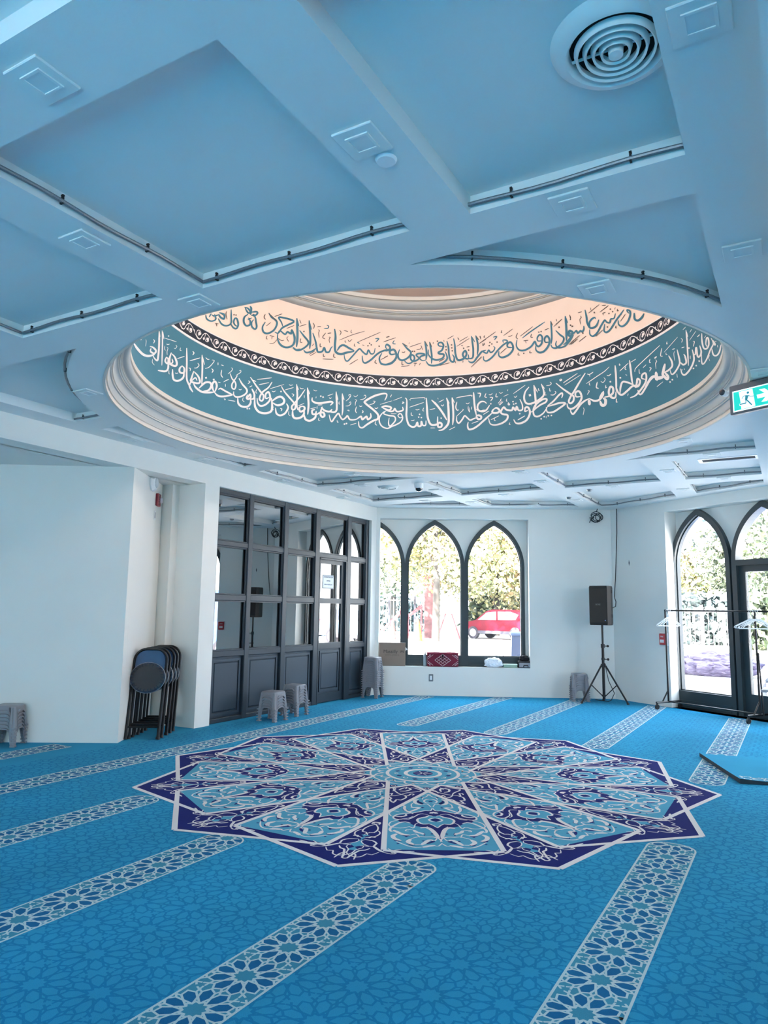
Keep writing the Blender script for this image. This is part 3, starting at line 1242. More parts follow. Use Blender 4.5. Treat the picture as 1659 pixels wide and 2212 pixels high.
med.build('star_medallion', [C_ivory, C_navy, C_light], floor)
# ------------------------------------------------------------------ painted lettering on the dome
LOWER = {
 (280, 690, 7.541): """26:482,190 480,420 466,600 450,670 410,640 380,590
26:330,440 380,455 430,510 400,555 340,520 350,470
34:410,570 310,595 220,570 130,480 70,390
12:485,200 495,290
18:530,180 535,330 532,520 525,750
12:540,200 560,320
8:375,645 370,700 405,745
9:575,305 765,365
10:600,400 625,410 650,400
8:575,430 570,480 585,505
8:605,450 625,470 610,520 612,580
8:750,415 770,440 745,475 725,465
10:830,460 820,500 845,505
8:265,325 270,360 262,440
13:385,325 405,350 390,390
28:680,540 650,640 660,720 740,760 770,720 740,620 690,560
20:640,740 700,700 690,640
24:600,610 580,680 620,720 630,650 600,610
26:630,700 625,800 580,845 460,830
11:775,640 895,600
26:860,750 815,800 820,860 880,870 890,800 855,755
28:890,850 870,950 790,1000 720,980 700,900 700,810
10:740,870 765,880 790,870
10:640,830 640,880 655,890
24:930,465 932,700 930,950 960,1050 1030,1180
26:1045,840 1010,950 1000,1010 1100,1040 1145,1020 1120,930 1050,850
22:1000,1010 975,1090 1030,1185
18:1000,1010 1070,950 1100,1000
12:980,675 1150,625
14:1025,520 1050,545 1025,580
12:1110,710 1130,750 1090,790 1050,790
12:960,790 990,800 985,840
24:1180,575 1185,750 1180,950 1175,1070
12:1185,600 1220,740
28:1040,1040 1080,1110 1180,1180 1310,1190 1390,1180
28:1130,1120 1230,1030 1310,1030 1330,1080 1290,1150 1200,1170
28:1390,1180 1420,1080 1390,1010 1345,1060 1360,1150 1390,1180
10:1240,620 1270,650 1300,650
10:1230,800 1290,780 1350,720 1380,670 1340,660
14:1335,800 1360,830 1340,870
10:1440,700 1440,745
10:1490,740 1535,755
14:1500,820 1490,900 1520,950
10:1530,1020 1580,990 1620,980
10:1440,1020 1480,1030
10:1560,1050 1560,1100
12:1535,1295 1560,1300 1545,1315
.14:635,270 185,330
.20:1245,950 1370,980""",
 (430, 780, 7.541): """26:250,510 310,565 400,575 550,550
24:315,465 350,445 430,490 540,545
20:505,200 540,290 580,330 600,390 580,455 540,440 535,380 570,320 625,235
9:470,210 530,160 545,120 520,110
9:600,235 680,180 675,150 655,160
24:650,280 700,370 775,460 770,520 700,570 610,585 565,550 565,495
9:645,455 670,470 695,455
26:790,600 830,540 840,590 800,620 775,600 790,545
26:860,450 900,540 890,610 830,620
28:835,600 840,680 790,740 700,740 640,690 630,600
12:800,320 830,340 795,370
10:820,425 865,400
9:720,590 710,640 740,665
24:835,260 930,400 1010,510 1050,560 1045,620 1020,650 985,620 1000,560 1040,500 1130,430 1190,340
12:880,310 930,335
11:945,300 1185,272
11:975,385 1140,350
10:935,460 925,510 945,525
9:1155,450 1385,380
26:1140,590 1090,610 1085,540 1130,505 1155,560 1150,640 1080,710 1000,730 955,680 945,600
30:1180,660 1260,600 1330,580 1385,630 1370,690 1280,720 1200,680
30:1180,600 1190,740 1170,820 1080,850 980,830 920,760 905,680 910,590
9:1185,485 1210,500 1250,485
26:1425,690 1450,760 1400,850 1320,885 1260,850 1245,760
13:1320,770 1350,780 1335,815
9:1210,740 1200,790 1220,795
9:1465,810 1460,870 1485,890
24:1340,410 1400,510 1530,660 1570,720 1560,780 1520,790 1510,740 1560,680 1659,560
24:1590,375 1600,560 1590,700 1610,800
12:1595,400 1620,470
10:1400,470 1540,430
10:1465,380 1490,395 1530,385
12:1510,530 1545,550 1520,580
10:470,635 590,655
.16:785,775 820,775 1335,495""",
 (630, 820, 7.541): """16:60,370 130,290 220,160
10:135,130 160,150 195,145
9:205,250 205,300
9:105,430 205,385
28:170,430 125,460 140,520 200,500 210,450 165,430
30:205,490 195,570 140,620 60,630 20,590 15,500
28:258,130 270,300 275,420 262,570
14:262,150 295,240
26:380,490 335,500 340,560 390,560 400,510
30:400,540 380,620 300,670 230,650 205,590 205,560
9:305,475 400,455
9:415,430 412,480
28:405,570 460,540 520,540 535,590 500,610 470,570 480,500 500,440
26:480,450 540,505 620,520 660,480
26:600,520 690,530 730,500 735,400 725,195
12:725,210 755,330
28:335,290 340,350 430,385 560,370 640,360 670,375 630,420
9:400,275 395,305
9:355,165 385,185 415,180
9:585,265 675,232
9:610,290 630,310 648,290
9:445,620 435,660 465,665
9:425,415 500,410
22:825,225 830,380 830,500 820,585
12:828,240 855,330
9:775,355 770,395 790,400
22:610,570 630,650 655,685 700,620 760,550 790,600 830,650 880,620 910,590 950,650 1040,650 1110,610
26:1050,650 1130,600 1150,650 1220,600 1240,650 1290,610 1285,545
28:1090,680 1100,760 1150,785 1230,730 1330,670 1400,640 1405,570 1330,490 1200,385 1200,350 1340,270 1480,230 1545,235 1545,280 1515,340
9:885,350 930,310 965,260 945,240 930,260 955,280
9:880,430 930,425 965,390 955,360 935,385
8:1010,260 1040,280 1080,250
9:1030,325 1060,335 1040,370 1035,425
12:1055,440 1040,510 1060,545
9:1100,425 1125,440 1150,425
14:1150,500 1165,525 1145,545
9:1115,325 1175,315 1210,280 1195,250 1175,270
10:1265,410 1330,390 1360,355 1325,350
9:1350,460 1380,470 1405,455
9:955,740 1055,710
10:740,660 745,695 765,690
12:1370,680 1360,720 1390,745
10:905,500 935,500 930,520
.17:860,725 893,715 475,270 512,285""",
 (800, 820, 10.06): """34:235,600 330,575 450,605 420,660 350,650 250,600
26:350,670 270,720 200,820 200,930 260,1020 370,1060 460,1020 560,980 660,920 700,840 680,760 640,740 600,780 640,830 690,820
26:330,690 290,740 400,780 520,800 545,880 480,970 420,1010 395,940 410,830
30:340,670 430,690 500,680 530,630 570,690 640,690 710,660 700,590
10:210,540 475,460
10:500,455 690,380
12:465,325 440,370 455,380
14:690,480 720,490 690,520 740,500
10:445,742 570,742
12:100,620 130,630 170,605
34:755,395 790,440 790,600 785,800 830,970 920,1030 990,1000 1020,930 1040,1010 1100,1000 1110,910 1140,990 1200,990 1210,890
12:870,455 880,415 1180,390 1170,430
12:850,600 1165,495
13:980,650 1020,660 1070,640
14:1160,610 1140,670 1170,685
14:890,710 890,770 930,785
14:880,890 920,890 960,875
.20:1070,755 1050,815 1110,825""",
 (830, 820, 7.541): """28:685,295 695,450 710,620 760,730 860,730 900,700 935,720 930,765 880,770 870,700 870,600
10:740,490 830,470
10:750,787 830,787
28:770,330 860,420 950,540 1020,660
14:780,340 850,390
30:1015,295 1040,400 1050,600 1040,720 960,810 885,830
14:1020,310 1060,390
26:1105,290 1120,450 1125,600 1115,740
12:1110,300 1145,380
10:885,370 970,325
10:870,295 880,320
12:925,410 950,430 970,405
9:1055,820 1155,770
12:1170,305 1200,290 1420,255 1420,280
16:1185,360 1165,450 1190,500 1215,490
22:1180,600 1180,670 1215,710 1270,650 1310,590 1350,620 1400,660 1450,640 1530,610
9:1175,600 1250,530 1290,490 1270,480
26:1455,205 1465,350 1480,480 1500,580
28:1490,600 1530,580 1580,600 1570,640 1520,640 1500,600
9:1330,380 1355,395 1390,375
9:1370,430 1365,470 1390,530 1380,450
10:1425,440 1420,490
10:1425,715 1535,675
14:1530,220 1570,225 1555,280
22:1500,480 1560,515 1640,495
.14:927,628""",
 (1030, 800, 7.541): """24:160,540 120,510 60,515 15,570 20,640 80,670 150,650 210,565
26:255,690 200,740 100,830 20,900 -60,950 -130,960 -150,900 -140,840
28:290,620 260,650 255,690 340,690 370,650 320,610 280,630
10:105,720 200,660
26:700,470 740,560 740,640 680,650 650,590 630,650 590,600 570,650 480,640 440,600 390,680 430,715 500,730 490,800 410,860 300,890 220,870 190,780
8:435,425 515,390
8:505,310 500,340
12:10,370 60,385 45,440
12:150,375 130,430 165,440
9:195,390 220,400 255,375
12:210,440 260,445 225,500
12:320,375 310,430 345,430
9:360,355 390,375 425,355
9:345,540 400,480
9:360,560 415,500
9:370,570 430,510
9:380,490 400,460
10:490,460 480,500 500,500
14:515,520 510,560 535,560 520,530
9:595,380 790,240
10:605,425 630,440 655,410
10:230,805 360,740
10:290,770 285,815 310,820
11:540,850 525,880 550,880
28:830,650 785,670 790,610 830,600 860,650 860,720 810,810 720,860 640,860 600,800
14:665,810 785,740
28:930,240 950,400 960,560 940,620
12:940,260 990,360
26:850,270 790,350 770,450 800,530 870,545 980,500 1080,420 1090,340 1050,220
12:1055,230 1105,300
24:860,690 920,660 960,620 1040,560 1120,520 1140,470 1080,470 980,540 930,610 920,680 940,740 1000,750 1080,700 1130,630 1150,590
26:1130,600 1150,680 1240,680 1340,620 1440,540 1360,530 1250,560 1150,590
24:1150,580 1250,500 1340,400 1390,370 1395,410 1380,450
8:1130,740 1130,780
10:1005,290 1005,325 1025,320
10:1115,350 1110,400 1135,400
10:1130,250 1190,240 1215,210 1190,190
10:1185,290 1190,340 1210,330
12:1200,400 1250,400 1290,360 1270,340
16:1355,140 1355,170 1390,155
9:1410,200 1635,50
9:1430,240 1659,95
10:875,550 890,570
.16:228,545 590,510 600,550 637,540 700,705 1048,790 1098,755 1165,740 1215,735
.25:865,405""",
 (1210, 740, 7.541): """26:-70,660 40,750 170,840 220,880 215,950 170,990 140,960 170,880 230,790 330,620 410,495
28:330,880 260,880 250,820 300,790 340,840 345,920 280,1020 190,1080 130,1060 110,990
26:480,910 400,950 330,1010 260,1110 210,1165 175,1130 170,1080
40:470,930 480,1020
28:480,915 560,950 640,930 700,850 705,790
40:650,950 680,1020 730,1010 740,940 700,900
24:640,930 660,870 700,800
30:720,890 800,870 860,820 860,740 820,720 795,780 800,850 850,900 900,890 910,800
26:895,370 910,560 915,760 920,800
28:920,740 950,820 1010,850 1100,780 1180,710 1290,690
26:975,830 985,720 1020,640 1100,650 1200,690
26:1130,285 1150,450 1170,620 1190,690
28:1180,690 1230,720 1280,700 1300,620 1260,590 1250,650 1230,740
26:1390,600 1330,580 1340,520 1390,500 1405,560 1390,650 1320,760 1230,860 1140,900
26:1265,770 1290,840 1330,830 1400,720 1460,620 1530,560
44:1560,480 1580,620
30:1530,560 1600,590 1690,560
9:50,660 285,500
9:70,695 335,525
14:5,590 30,605
12:440,510 475,520 540,480
9:480,520 485,555
11:425,670 600,550 720,470 800,395
11:480,650 475,690 495,690
16:605,640 590,730 630,745
9:660,630 700,650 735,600 710,570
12:760,530 790,540 830,510
10:745,690 740,740 765,720
11:450,780 475,790 440,850
9:375,1060 390,1090 375,1180
14:920,910 915,970 940,965
11:970,465 1110,335
9:1150,320 1235,268
10:965,340 965,370 985,360
11:1070,390 1055,430 1080,440
9:1065,520 1090,535
11:1215,480 1230,420 1350,300 1625,45
9:1350,410 1400,360
10:1285,430 1290,500 1305,495
12:1460,400 1480,420 1455,465
9:1465,265 1455,320 1475,330
8:1535,265 1570,240
9:1560,290 1575,310 1555,340 1562,430
9:1575,720 1659,650
10:1110,830 1100,870
.18:818,637 980,573""",
 (1390, 690, 9.217): """30:500,720 560,830 570,930 500,1010 430,1050 380,1080
46:430,880 400,1010 390,1110 480,1180
42:400,1130 470,1190 490,1140 430,1060
32:390,1130 290,1150 200,1130 120,1200 0,1430
44:250,1040 250,1210
28:530,1010 560,1090 620,1060 700,930 720,830 670,600
30:730,850 790,900 850,860 830,740 800,690
26:845,210 865,400 880,650 895,920
14:855,240 885,350
30:970,600 1000,720 1000,830 930,990 830,1100 770,1080 740,980
30:990,680 1030,700 1050,560 1080,740 1130,720 1150,640 1120,520
28:1160,275 1165,430 1200,570 1260,580 1300,500 1290,380 1260,370 1240,480 1260,540
24:1155,680 1160,850 1190,890 1260,790 1330,610 1390,480 1345,370
40:1380,420 1430,520
26:1360,580 1390,700 1450,720 1510,650 1545,500
9:0,820 330,515
9:410,655 680,350
15:365,570 340,720 385,730
12:470,440 460,490 485,480
11:450,660 450,700 475,695
15:570,600 625,580
9:625,630 605,680 620,820
12:745,380 775,400 760,460
15:755,570 815,545
9:785,205 840,150
9:920,260 960,195
9:915,420 1045,230
13:985,440 1015,440 990,540
15:1070,350 1120,300
9:1210,370 1245,320
8:1320,710 1300,760 1320,830
11:665,1080 675,1160
9:265,1340 390,1240
13:120,800 120,860 145,850
15:215,770 265,735
10:240,800 265,830 240,870 250,985
13:115,960 155,970 120,1035
12:930,720 930,790
10:1470,510 1480,560
.21:905,570 1050,920 995,975 1110,830 530,1245 575,1200
.13:770,1005 815,990 1440,440"""}
UPPER = {
 (430, 640, 7.541): """20:110,300 130,370 200,405 270,380 270,330 250,290
26:330,265 410,300 405,370 350,340 320,290
18:165,340 200,280
20:210,300 250,320 320,300
22:525,215 525,330 520,440 450,480 370,450 315,360
24:520,450 560,510 610,525 640,460 620,370 585,360 565,420 590,470 630,490
10:450,240 440,290 460,375
9:265,440 320,450
9:290,440 290,490
30:830,160 850,200 840,300
24:740,180 800,200 840,260 800,270 750,190
24:850,260 930,250 955,270 920,310 870,290
26:800,290 740,340 730,420 770,480 830,460 830,390 790,370
24:850,310 910,330 930,420 940,500 910,535 860,490 860,420 890,380
14:800,350 830,365 860,350
26:1135,270 1180,340 1250,390 1270,450 1220,550 1120,605 1050,580 1035,500 1080,420
12:1140,280 1265,400
26:1230,580 1290,600 1350,520 1440,470 1540,420 1520,390 1400,355 1300,345 1340,420 1365,490
28:1290,590 1320,560 1400,620 1440,580 1500,610 1510,550 1550,650 1550,760 1490,820 1400,830 1320,780 1280,690 1285,600
12:1080,290 1060,340 1085,380
9:1095,485 1170,425
11:1230,330 1355,285
10:1425,525 1550,475
8:1145,770 1220,760 1275,700
10:1110,640 1095,690 1120,695
10:1150,635 1225,660
9:1190,650 1185,700
10:1290,685 1340,720 1385,715
10:1455,655 1430,680 1460,740
24:1530,830 1580,870 1659,860
.14:570,300 603,305""",
 (630, 670, 7.541): """32:85,130 92,260 95,450 80,600
14:90,150 118,260
24:0,320 50,430 40,520 0,590
26:130,330 200,420 265,500 265,560 180,630 90,655 20,610
30:285,165 300,330 305,480 295,630
14:290,190 325,320
26:345,370 390,510 410,620 430,680 500,670 530,610 560,680 610,680 640,620 665,590
24:400,620 330,670 240,690 195,650
32:700,305 715,430 705,580 720,680 800,715 900,690 1020,670
28:740,660 790,590 850,570 940,620 1020,660
22:855,720 870,800 910,830 980,760 1060,670 1110,630 1160,680 1220,720 1250,650 1290,710 1340,700 1360,620
26:1150,740 1160,830 1200,860 1290,810 1400,710 1500,660 1590,640 1600,590 1550,555 1530,600 1560,640
24:1470,700 1430,780 1450,860 1520,885 1620,870 1700,810
9:1075,520 1450,358
14:1065,520 1110,545
9:775,490 980,405 1190,342
9:940,885 1080,800
9:505,795 680,800
9:285,720 380,665
9:300,745 400,685
9:330,585 365,545
10:125,265 240,230
10:130,155 155,220
12:345,205 370,250 355,305
10:415,275 450,265 480,270
9:430,320 455,330 440,370 450,450
14:525,300 590,295 605,260 570,245
12:555,370 505,440 545,470
11:585,380 645,370
9:605,440 630,440 610,480 620,535
11:780,325 805,360 785,410
10:850,330 890,340 920,350
10:975,320 965,360 985,370
10:870,490 870,520 890,520
10:915,480 940,510 985,475
10:1025,545 1020,580 1040,590
10:1150,565 1185,575
16:1360,465 1420,465 1370,520
9:1495,520 1659,460
10:1540,445 1595,430
9:1455,805 1570,745
12:1375,810 1355,850 1390,870
12:515,710 520,755 545,745
12:690,705 685,760 715,770
12:465,540 465,595 490,590
12:150,460 140,520 175,525
.15:200,347 1425,587 1270,540 1243,580 1297,565""",
 (830, 690, 7.541): """26:30,410 80,430 95,480 30,510 -10,500
30:190,560 110,570 90,520 150,490 190,540 195,620 130,700 30,735 -60,730
26:295,385 370,470 435,540 390,620 300,665 240,640 225,570 250,490
12:300,390 380,440
24:320,660 370,710 430,710 490,650 480,590 440,580 430,640 470,680 540,660 600,600 660,580 640,560 560,555 520,580 560,620 620,670 680,660
28:660,350 680,450 690,560 680,660
12:665,360 710,440
26:738,365 760,480 775,600 770,720
12:742,370 775,450
26:960,440 890,430 880,390 930,375 965,420 940,500 880,540 900,560 970,570 950,630 850,660 770,630 720,570 720,490
26:680,680 730,740 830,750 950,710 1020,650 1020,590 990,520
26:1020,350 1045,450 1055,570 1080,670 1130,690 1140,620 1110,570
28:1130,310 1150,420 1160,560 1200,660 1290,640 1340,570 1320,510 1280,560 1300,620 1370,640 1370,570
26:1370,640 1440,620 1450,500 1440,400 1420,270
14:1425,280 1475,370
26:1490,260 1520,380 1525,480 1515,580
12:1495,270 1545,340
22:1370,670 1400,700 1460,690 1530,600 1600,520 1659,500
9:0,360 190,297
10:30,290 85,275
14:165,340 140,390 190,400
9:0,620 60,590
11:410,375 400,400
9:410,450 605,382
10:525,495 590,480 610,440 590,430
10:625,460 620,500
11:285,530 320,540 340,520
10:275,770 410,750
13:290,680 290,740 315,730
11:480,715 535,715
10:505,720 495,765
11:590,710 570,745
9:1030,320 1130,262
9:1180,440 1385,310
9:1225,360 1360,280
13:1195,295 1220,335
11:1250,425 1285,430
11:1340,450 1390,440
10:800,370 795,400
10:970,335 975,365
9:890,690 990,635
9:900,750 1065,705
9:1415,780 1585,605
9:1545,395 1659,320
11:1555,270 1575,325
11:1600,400 1610,430 1640,380
11:1640,260 1620,290
10:1285,670 1280,705
10:1150,670 1165,715
.16:460,520 493,520 867,355 1005,445 1008,495 1097,415 1100,463 1108,512 1293,470 1375,500""",
 (1020, 670, 7.541): """22:-60,840 20,840 90,750 160,670 200,690 240,700 270,650 300,690 350,660 370,610 345,590
24:185,750 190,810 240,825 330,760 420,650 500,570 570,520 560,490 500,490 510,530
28:660,610 580,600 575,550 620,520 660,570 660,650 590,730 490,770 435,740 435,670
26:1130,500 1070,500 1060,450 1100,400 1140,440 1130,540 1080,590 1040,560 1020,510 960,590 860,650 770,650 720,580 730,480
28:1250,520 1190,520 1180,460 1220,420 1255,470 1250,560 1180,660 1100,690 1040,650 1035,580
24:1280,175 1290,300 1295,450 1285,550
12:1285,190 1310,250
26:1360,330 1430,400 1490,450 1470,530 1380,610 1310,610 1280,560
22:1375,500 1360,560 1400,610 1500,590 1580,510 1650,400
32:1515,95 1530,250 1535,380 1535,500
14:1520,110 1555,210
28:1650,400 1580,420 1570,370 1610,340 1659,370
9:110,545 385,350
9:510,415 660,305
11:485,325 470,365 490,365
9:585,430 620,425 655,405
16:340,440 400,430 360,485
11:130,420 140,465
11:200,415 190,440 210,440
10:165,545 205,560
9:780,425 990,265
17:815,455 950,350 1185,190
12:740,370 715,440 745,470
11:835,500 915,490
10:870,500 880,540
12:965,385 955,440 990,440
11:1180,325 1250,295
9:1325,270 1465,145
10:1370,150 1380,185
10:1585,75 1605,160
9:455,705 560,615
9:0,910 155,760
12:945,660 935,695 970,690
12:755,690 745,730 780,730
9:1580,560 1659,480
9:1600,560 1659,510
.15:288,525 278,578 320,550 405,520 1413,277 840,703 1085,358 1122,348 1603,245 1633,262""",
 (1200, 640, 7.541): """28:280,610 215,610 225,560 270,580 265,640 200,730 130,790
26:290,610 340,560 360,600 410,560 430,580 460,540 460,480
28:480,220 505,340 515,430 560,510 620,510 670,470 705,380
24:560,500 550,430 590,370 640,345 650,370
24:555,540 560,620 610,650 680,590 740,480 800,390 830,420 880,430 900,370 950,360 975,280
24:800,450 790,560 830,585 890,540 980,400 1060,290 1110,220
26:1200,280 1170,250 1165,220 1210,240 1215,310 1170,420 1090,490 1030,460 1020,390
30:1280,270 1290,370 1340,395 1400,350 1440,280
9:535,275 710,135
8:570,185 575,230
9:720,260 860,150
11:755,150 820,145
12:760,280 810,260
10:770,275 775,310
12:1010,205 1005,240 1030,230
8:1055,410 1135,290
8:960,215 975,180
9:655,655 770,545
9:380,740 500,645
9:220,785 390,635
9:250,785 360,690
12:985,480 975,515 995,510
10:220,300 245,340 235,390
10:365,270 430,250
9:400,320 420,340 395,380 410,460
9:0,460 105,370
11:10,370 20,400
.16:632,265 845,500 893,210 870,280 930,250 243,470 272,490 58,505 445,600"""}


def lettering(data, name, mats, parent, r, thin_mi):
    mb = MB()
    cnt = 0
    for (ox, oy, sc), body in data.items():
        for ln in body.split('\n'):
            w, s = ln.split(':')
            cnt = (cnt + 7) % 60
            rr = r - cnt * 2.2e-5
            pts = P(s)
            if w[0] == '.':
                for x, y in pts:
                    V, F = dot(x, y, float(w[1:]), 4, 0.5)
                    mb.quads(oncyl(V / sc + (ox, oy), rr), F, thin_mi)
                continue
            w = float(w)
            big = w > 13
            w *= 1.17
            V, F = ribbon(pts, w, 14, 0.4 if big else 0.55, 0.4 if big else 0.55)
            mb.quads(oncyl(V / sc + (ox, oy), rr if big else rr - 0.0012), F, 0 if big else thin_mi)
    return mb.build(name, mats, parent)


lettering(LOWER, 'white_lettering', [M_white], band1, 2.5183, 0)
lettering(UPPER, 'teal_lettering', [M_tealtext, M_browntext], band3, 2.5148, 1)

# scrolling vine on the dark band
mb = MB()
NV = 55
PER = 2 * math.pi / NV


VJ = [0]


def vine(pts, w, a0):
    VJ[0] = (VJ[0] + 7) % 60
    rr = 2.5183 - VJ[0] * 2.2e-5
    V, F = ribbon(pts, w, 8, 0.8, 0.8)
    ang = a0 - V[:, 0] / 400.0 * PER
    z = 4.36 - V[:, 1] / 175.0 * 0.150
    mb.quads(np.stack([DX + rr * np.cos(ang), DY + rr * np.sin(ang), z], 1), F)


VINE = [(11, "-95,150 -40,135 10,70 60,35 110,28 170,55 230,105 280,138 305,146 360,132 400,80"),
        (10, "75,40 60,80 75,120 115,128 150,105 140,75"), (10, "330,145 275,120 270,70 300,40 345,38 370,65 345,85"),
        (30, "105,75 120,100 145,108"), (28, "120,95 150,72"), (18, "95,100 125,105"), (32, "318,55 330,80 305,95"), (28, "325,75 365,72"), (16, "330,60 348,52"),
        (28, "48,100 20,118"), (16, "35,100 30,130"), (16, "205,60 215,85")]
for k in range(NV):
    for w, s in VINE:
        vine(P(s), w, k * PER + 0.04)
mb.build('vine_ornament', M_white, band2)
# ------------------------------------------------------------------ glazed partition on the left
part = empty('glazed_partition', T=T_left, label='dark slate glazed partition with mirror-like panes along the left wall', cat='partition')
YF = 0.045
mull = [(6.66, 6.72), (7.30, 7.39), (8.06, 8.16), (8.83, 8.95), (9.72, 9.84), (10.29, 10.385)]
rails = [(0.0, 0.055), (0.79, 0.865), (1.485, 1.56), (2.17, 2.235), (2.83, LOW)]
mb = MB()
for a, b in mull:
    mb.rbox(a, b, YF, YF + 0.10, 0.0, LOW, 0.008)
for i in range(5):
    a, b = mull[i][1], mull[i + 1][0]
    for j, (z0, z1) in enumerate(rails):
        if i == 3 and j < 3:
            continue
        mb.rbox(a - 0.004, b + 0.004, YF + 0.006, YF + 0.09, z0, z1, 0.006)
mb.build('partition_frame', M_part, part)


def beads(mb, x0, x1, z0, z1, y, w=0.022, d=0.02):
    mb.box(x0, x1, y, y + d, z0, z0 + w)
    mb.box(x0, x1, y, y + d, z1 - w, z1)
    mb.box(x0, x0 + w, y, y + d, z0 + w, z1 - w)
    mb.box(x1 - w, x1, y, y + d, z0 + w, z1 - w)


def raised(mb, x0, x1, z0, z1, y):
    mb.box(x0, x1, y + 0.03, y + 0.045, z0, z1)
    beads(mb, x0 + 0.03, x1 - 0.03, z0 + 0.03, z1 - 0.03, y + 0.012, 0.028, 0.02)
    mb.rbox(x0 + 0.07, x1 - 0.07, y + 0.014, y + 0.04, z0 + 0.07, z1 - 0.07, 0.012)


for i in range(5):
    a, b = mull[i][1], mull[i + 1][0]
    for j in range(4):
        z0, z1 = rails[j][1], rails[j + 1][0]
        if i == 3 and j < 3:
            continue
        if j == 0:
            mb = MB()
            raised(mb, a, b, z0, z1, YF + 0.02)
            mb.build('lower_panel', M_partlow, part)
        else:
            mb = MB()
            tl = {1: -0.004, 2: 0.007}.get(i, 0.0) * (b - a) / 2
            mb.add([(a, YF + 0.05 - tl, z0), (b, YF + 0.05 + tl, z0), (b, YF + 0.05 + tl, z1), (a, YF + 0.05 - tl, z1),
                    (a, YF + 0.054 - tl, z0), (b, YF + 0.054 + tl, z0), (b, YF + 0.054 + tl, z1), (a, YF + 0.054 - tl, z1)],
                   [(0, 1, 2, 3), (7, 6, 5, 4), (0, 4, 5, 1), (1, 5, 6, 2), (2, 6, 7, 3), (3, 7, 4, 0)])
            pn = mb.build('pane', M_partglass, part)
            mb = MB()
            beads(mb, a, b, z0, z1, YF + 0.02, 0.016, 0.02)
            mb.build('glazing_bead', M_part, pn).matrix_parent_inverse = Matrix()
d2 = empty('door_2', kind='structure', T=T_left)
mb = MB()
mb.box(8.952, 8.972, YF, YF + 0.1, 0.0, 2.165)
mb.box(9.69, 9.718, YF, YF + 0.1, 0.0, 2.165)
mb.box(8.952, 9.718, YF, YF + 0.1, 2.145, 2.168)
mb.build('door_frame', M_part, d2)
mb = MB()
YD = YF + 0.035
panel(mb, rect(8.975, 9.688, 0.012, 2.143), [rect(9.03, 9.61, 0.89, 1.48), rect(9.03, 9.61, 1.56, 2.085), rect(9.03, 9.61, 0.14, 0.80)], YD, YD + 0.045)
mb.build('door_leaf', M_part, d2)
mb = MB()
raised(mb, 9.03, 9.61, 0.14, 0.80, YD - 0.012)
mb.build('door_panel', M_partlow, d2)
for z0, z1 in ((0.89, 1.48), (1.56, 2.085)):
    mb = MB()
    mb.box(9.03, 9.61, YD + 0.02, YD + 0.024, z0, z1)
    mb.build('pane', M_partglass, d2)
mb = MB()
mb.box(8.985, 9.02, YD - 0.008, YD, 0.93, 1.06)
mb.tube([(9.0, YD - 0.005, 1.0), (9.0, YD - 0.05, 1.0), (9.02, YD - 0.055, 1.0), (9.12, YD - 0.055, 1.0)], 0.009, 8)
mb.build('door_handle', M_chrome, d2)

# office behind the partition (unlit)
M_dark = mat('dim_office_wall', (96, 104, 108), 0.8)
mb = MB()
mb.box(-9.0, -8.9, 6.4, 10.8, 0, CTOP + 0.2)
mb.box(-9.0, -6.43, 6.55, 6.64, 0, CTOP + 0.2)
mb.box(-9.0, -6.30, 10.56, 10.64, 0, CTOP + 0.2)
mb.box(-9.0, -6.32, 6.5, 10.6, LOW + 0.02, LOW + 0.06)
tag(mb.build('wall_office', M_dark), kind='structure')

# paper notice taped to the door pane
nt_ = empty('paper_notice', T=T_left @ Matrix.Translation((9.26, YD + 0.014, 1.81)), label='white paper notice with ornamental border taped to the partition door', cat='notice')
mb = MB()
mb.box(-0.15, 0.15, 0, 0.002, -0.105, 0.105)
mb.build('sheet', mat('paper', (236, 238, 246), 0.7), nt_)
mb = MB()
M_ink = mat('dark_ink', (40, 44, 60), 0.7)
for i in range(26):
    for z in (-0.096, 0.096):
        mb.box(-0.148 + i * 0.0115, -0.142 + i * 0.0115, -0.001, 0.0, z - 0.006, z + 0.006)
for i in range(17):
    for x in (-0.142, 0.142):
        mb.box(x - 0.006, x + 0.006, -0.001, 0.0, -0.092 + i * 0.0115, -0.086 + i * 0.0115)
mb.build('border_print', mat('grey_border_ink', (104, 112, 116), 0.7), nt_)
for body, z, sz in (('ADMINISTRATION', 0.072, 0.030), ('OFFICE', 0.015, 0.032), ('OPEN EVERYDAY', -0.042, 0.030)):
    text_mesh('printed_line', body, sz, M_ink, nt_, Matrix.Translation((0, -0.0012, z)) @ RX)


# ------------------------------------------------------------------ stacking stools
M_stool = mat('grey_stool_plastic', (128, 130, 138), 0.38, var=0.05, scale=10)


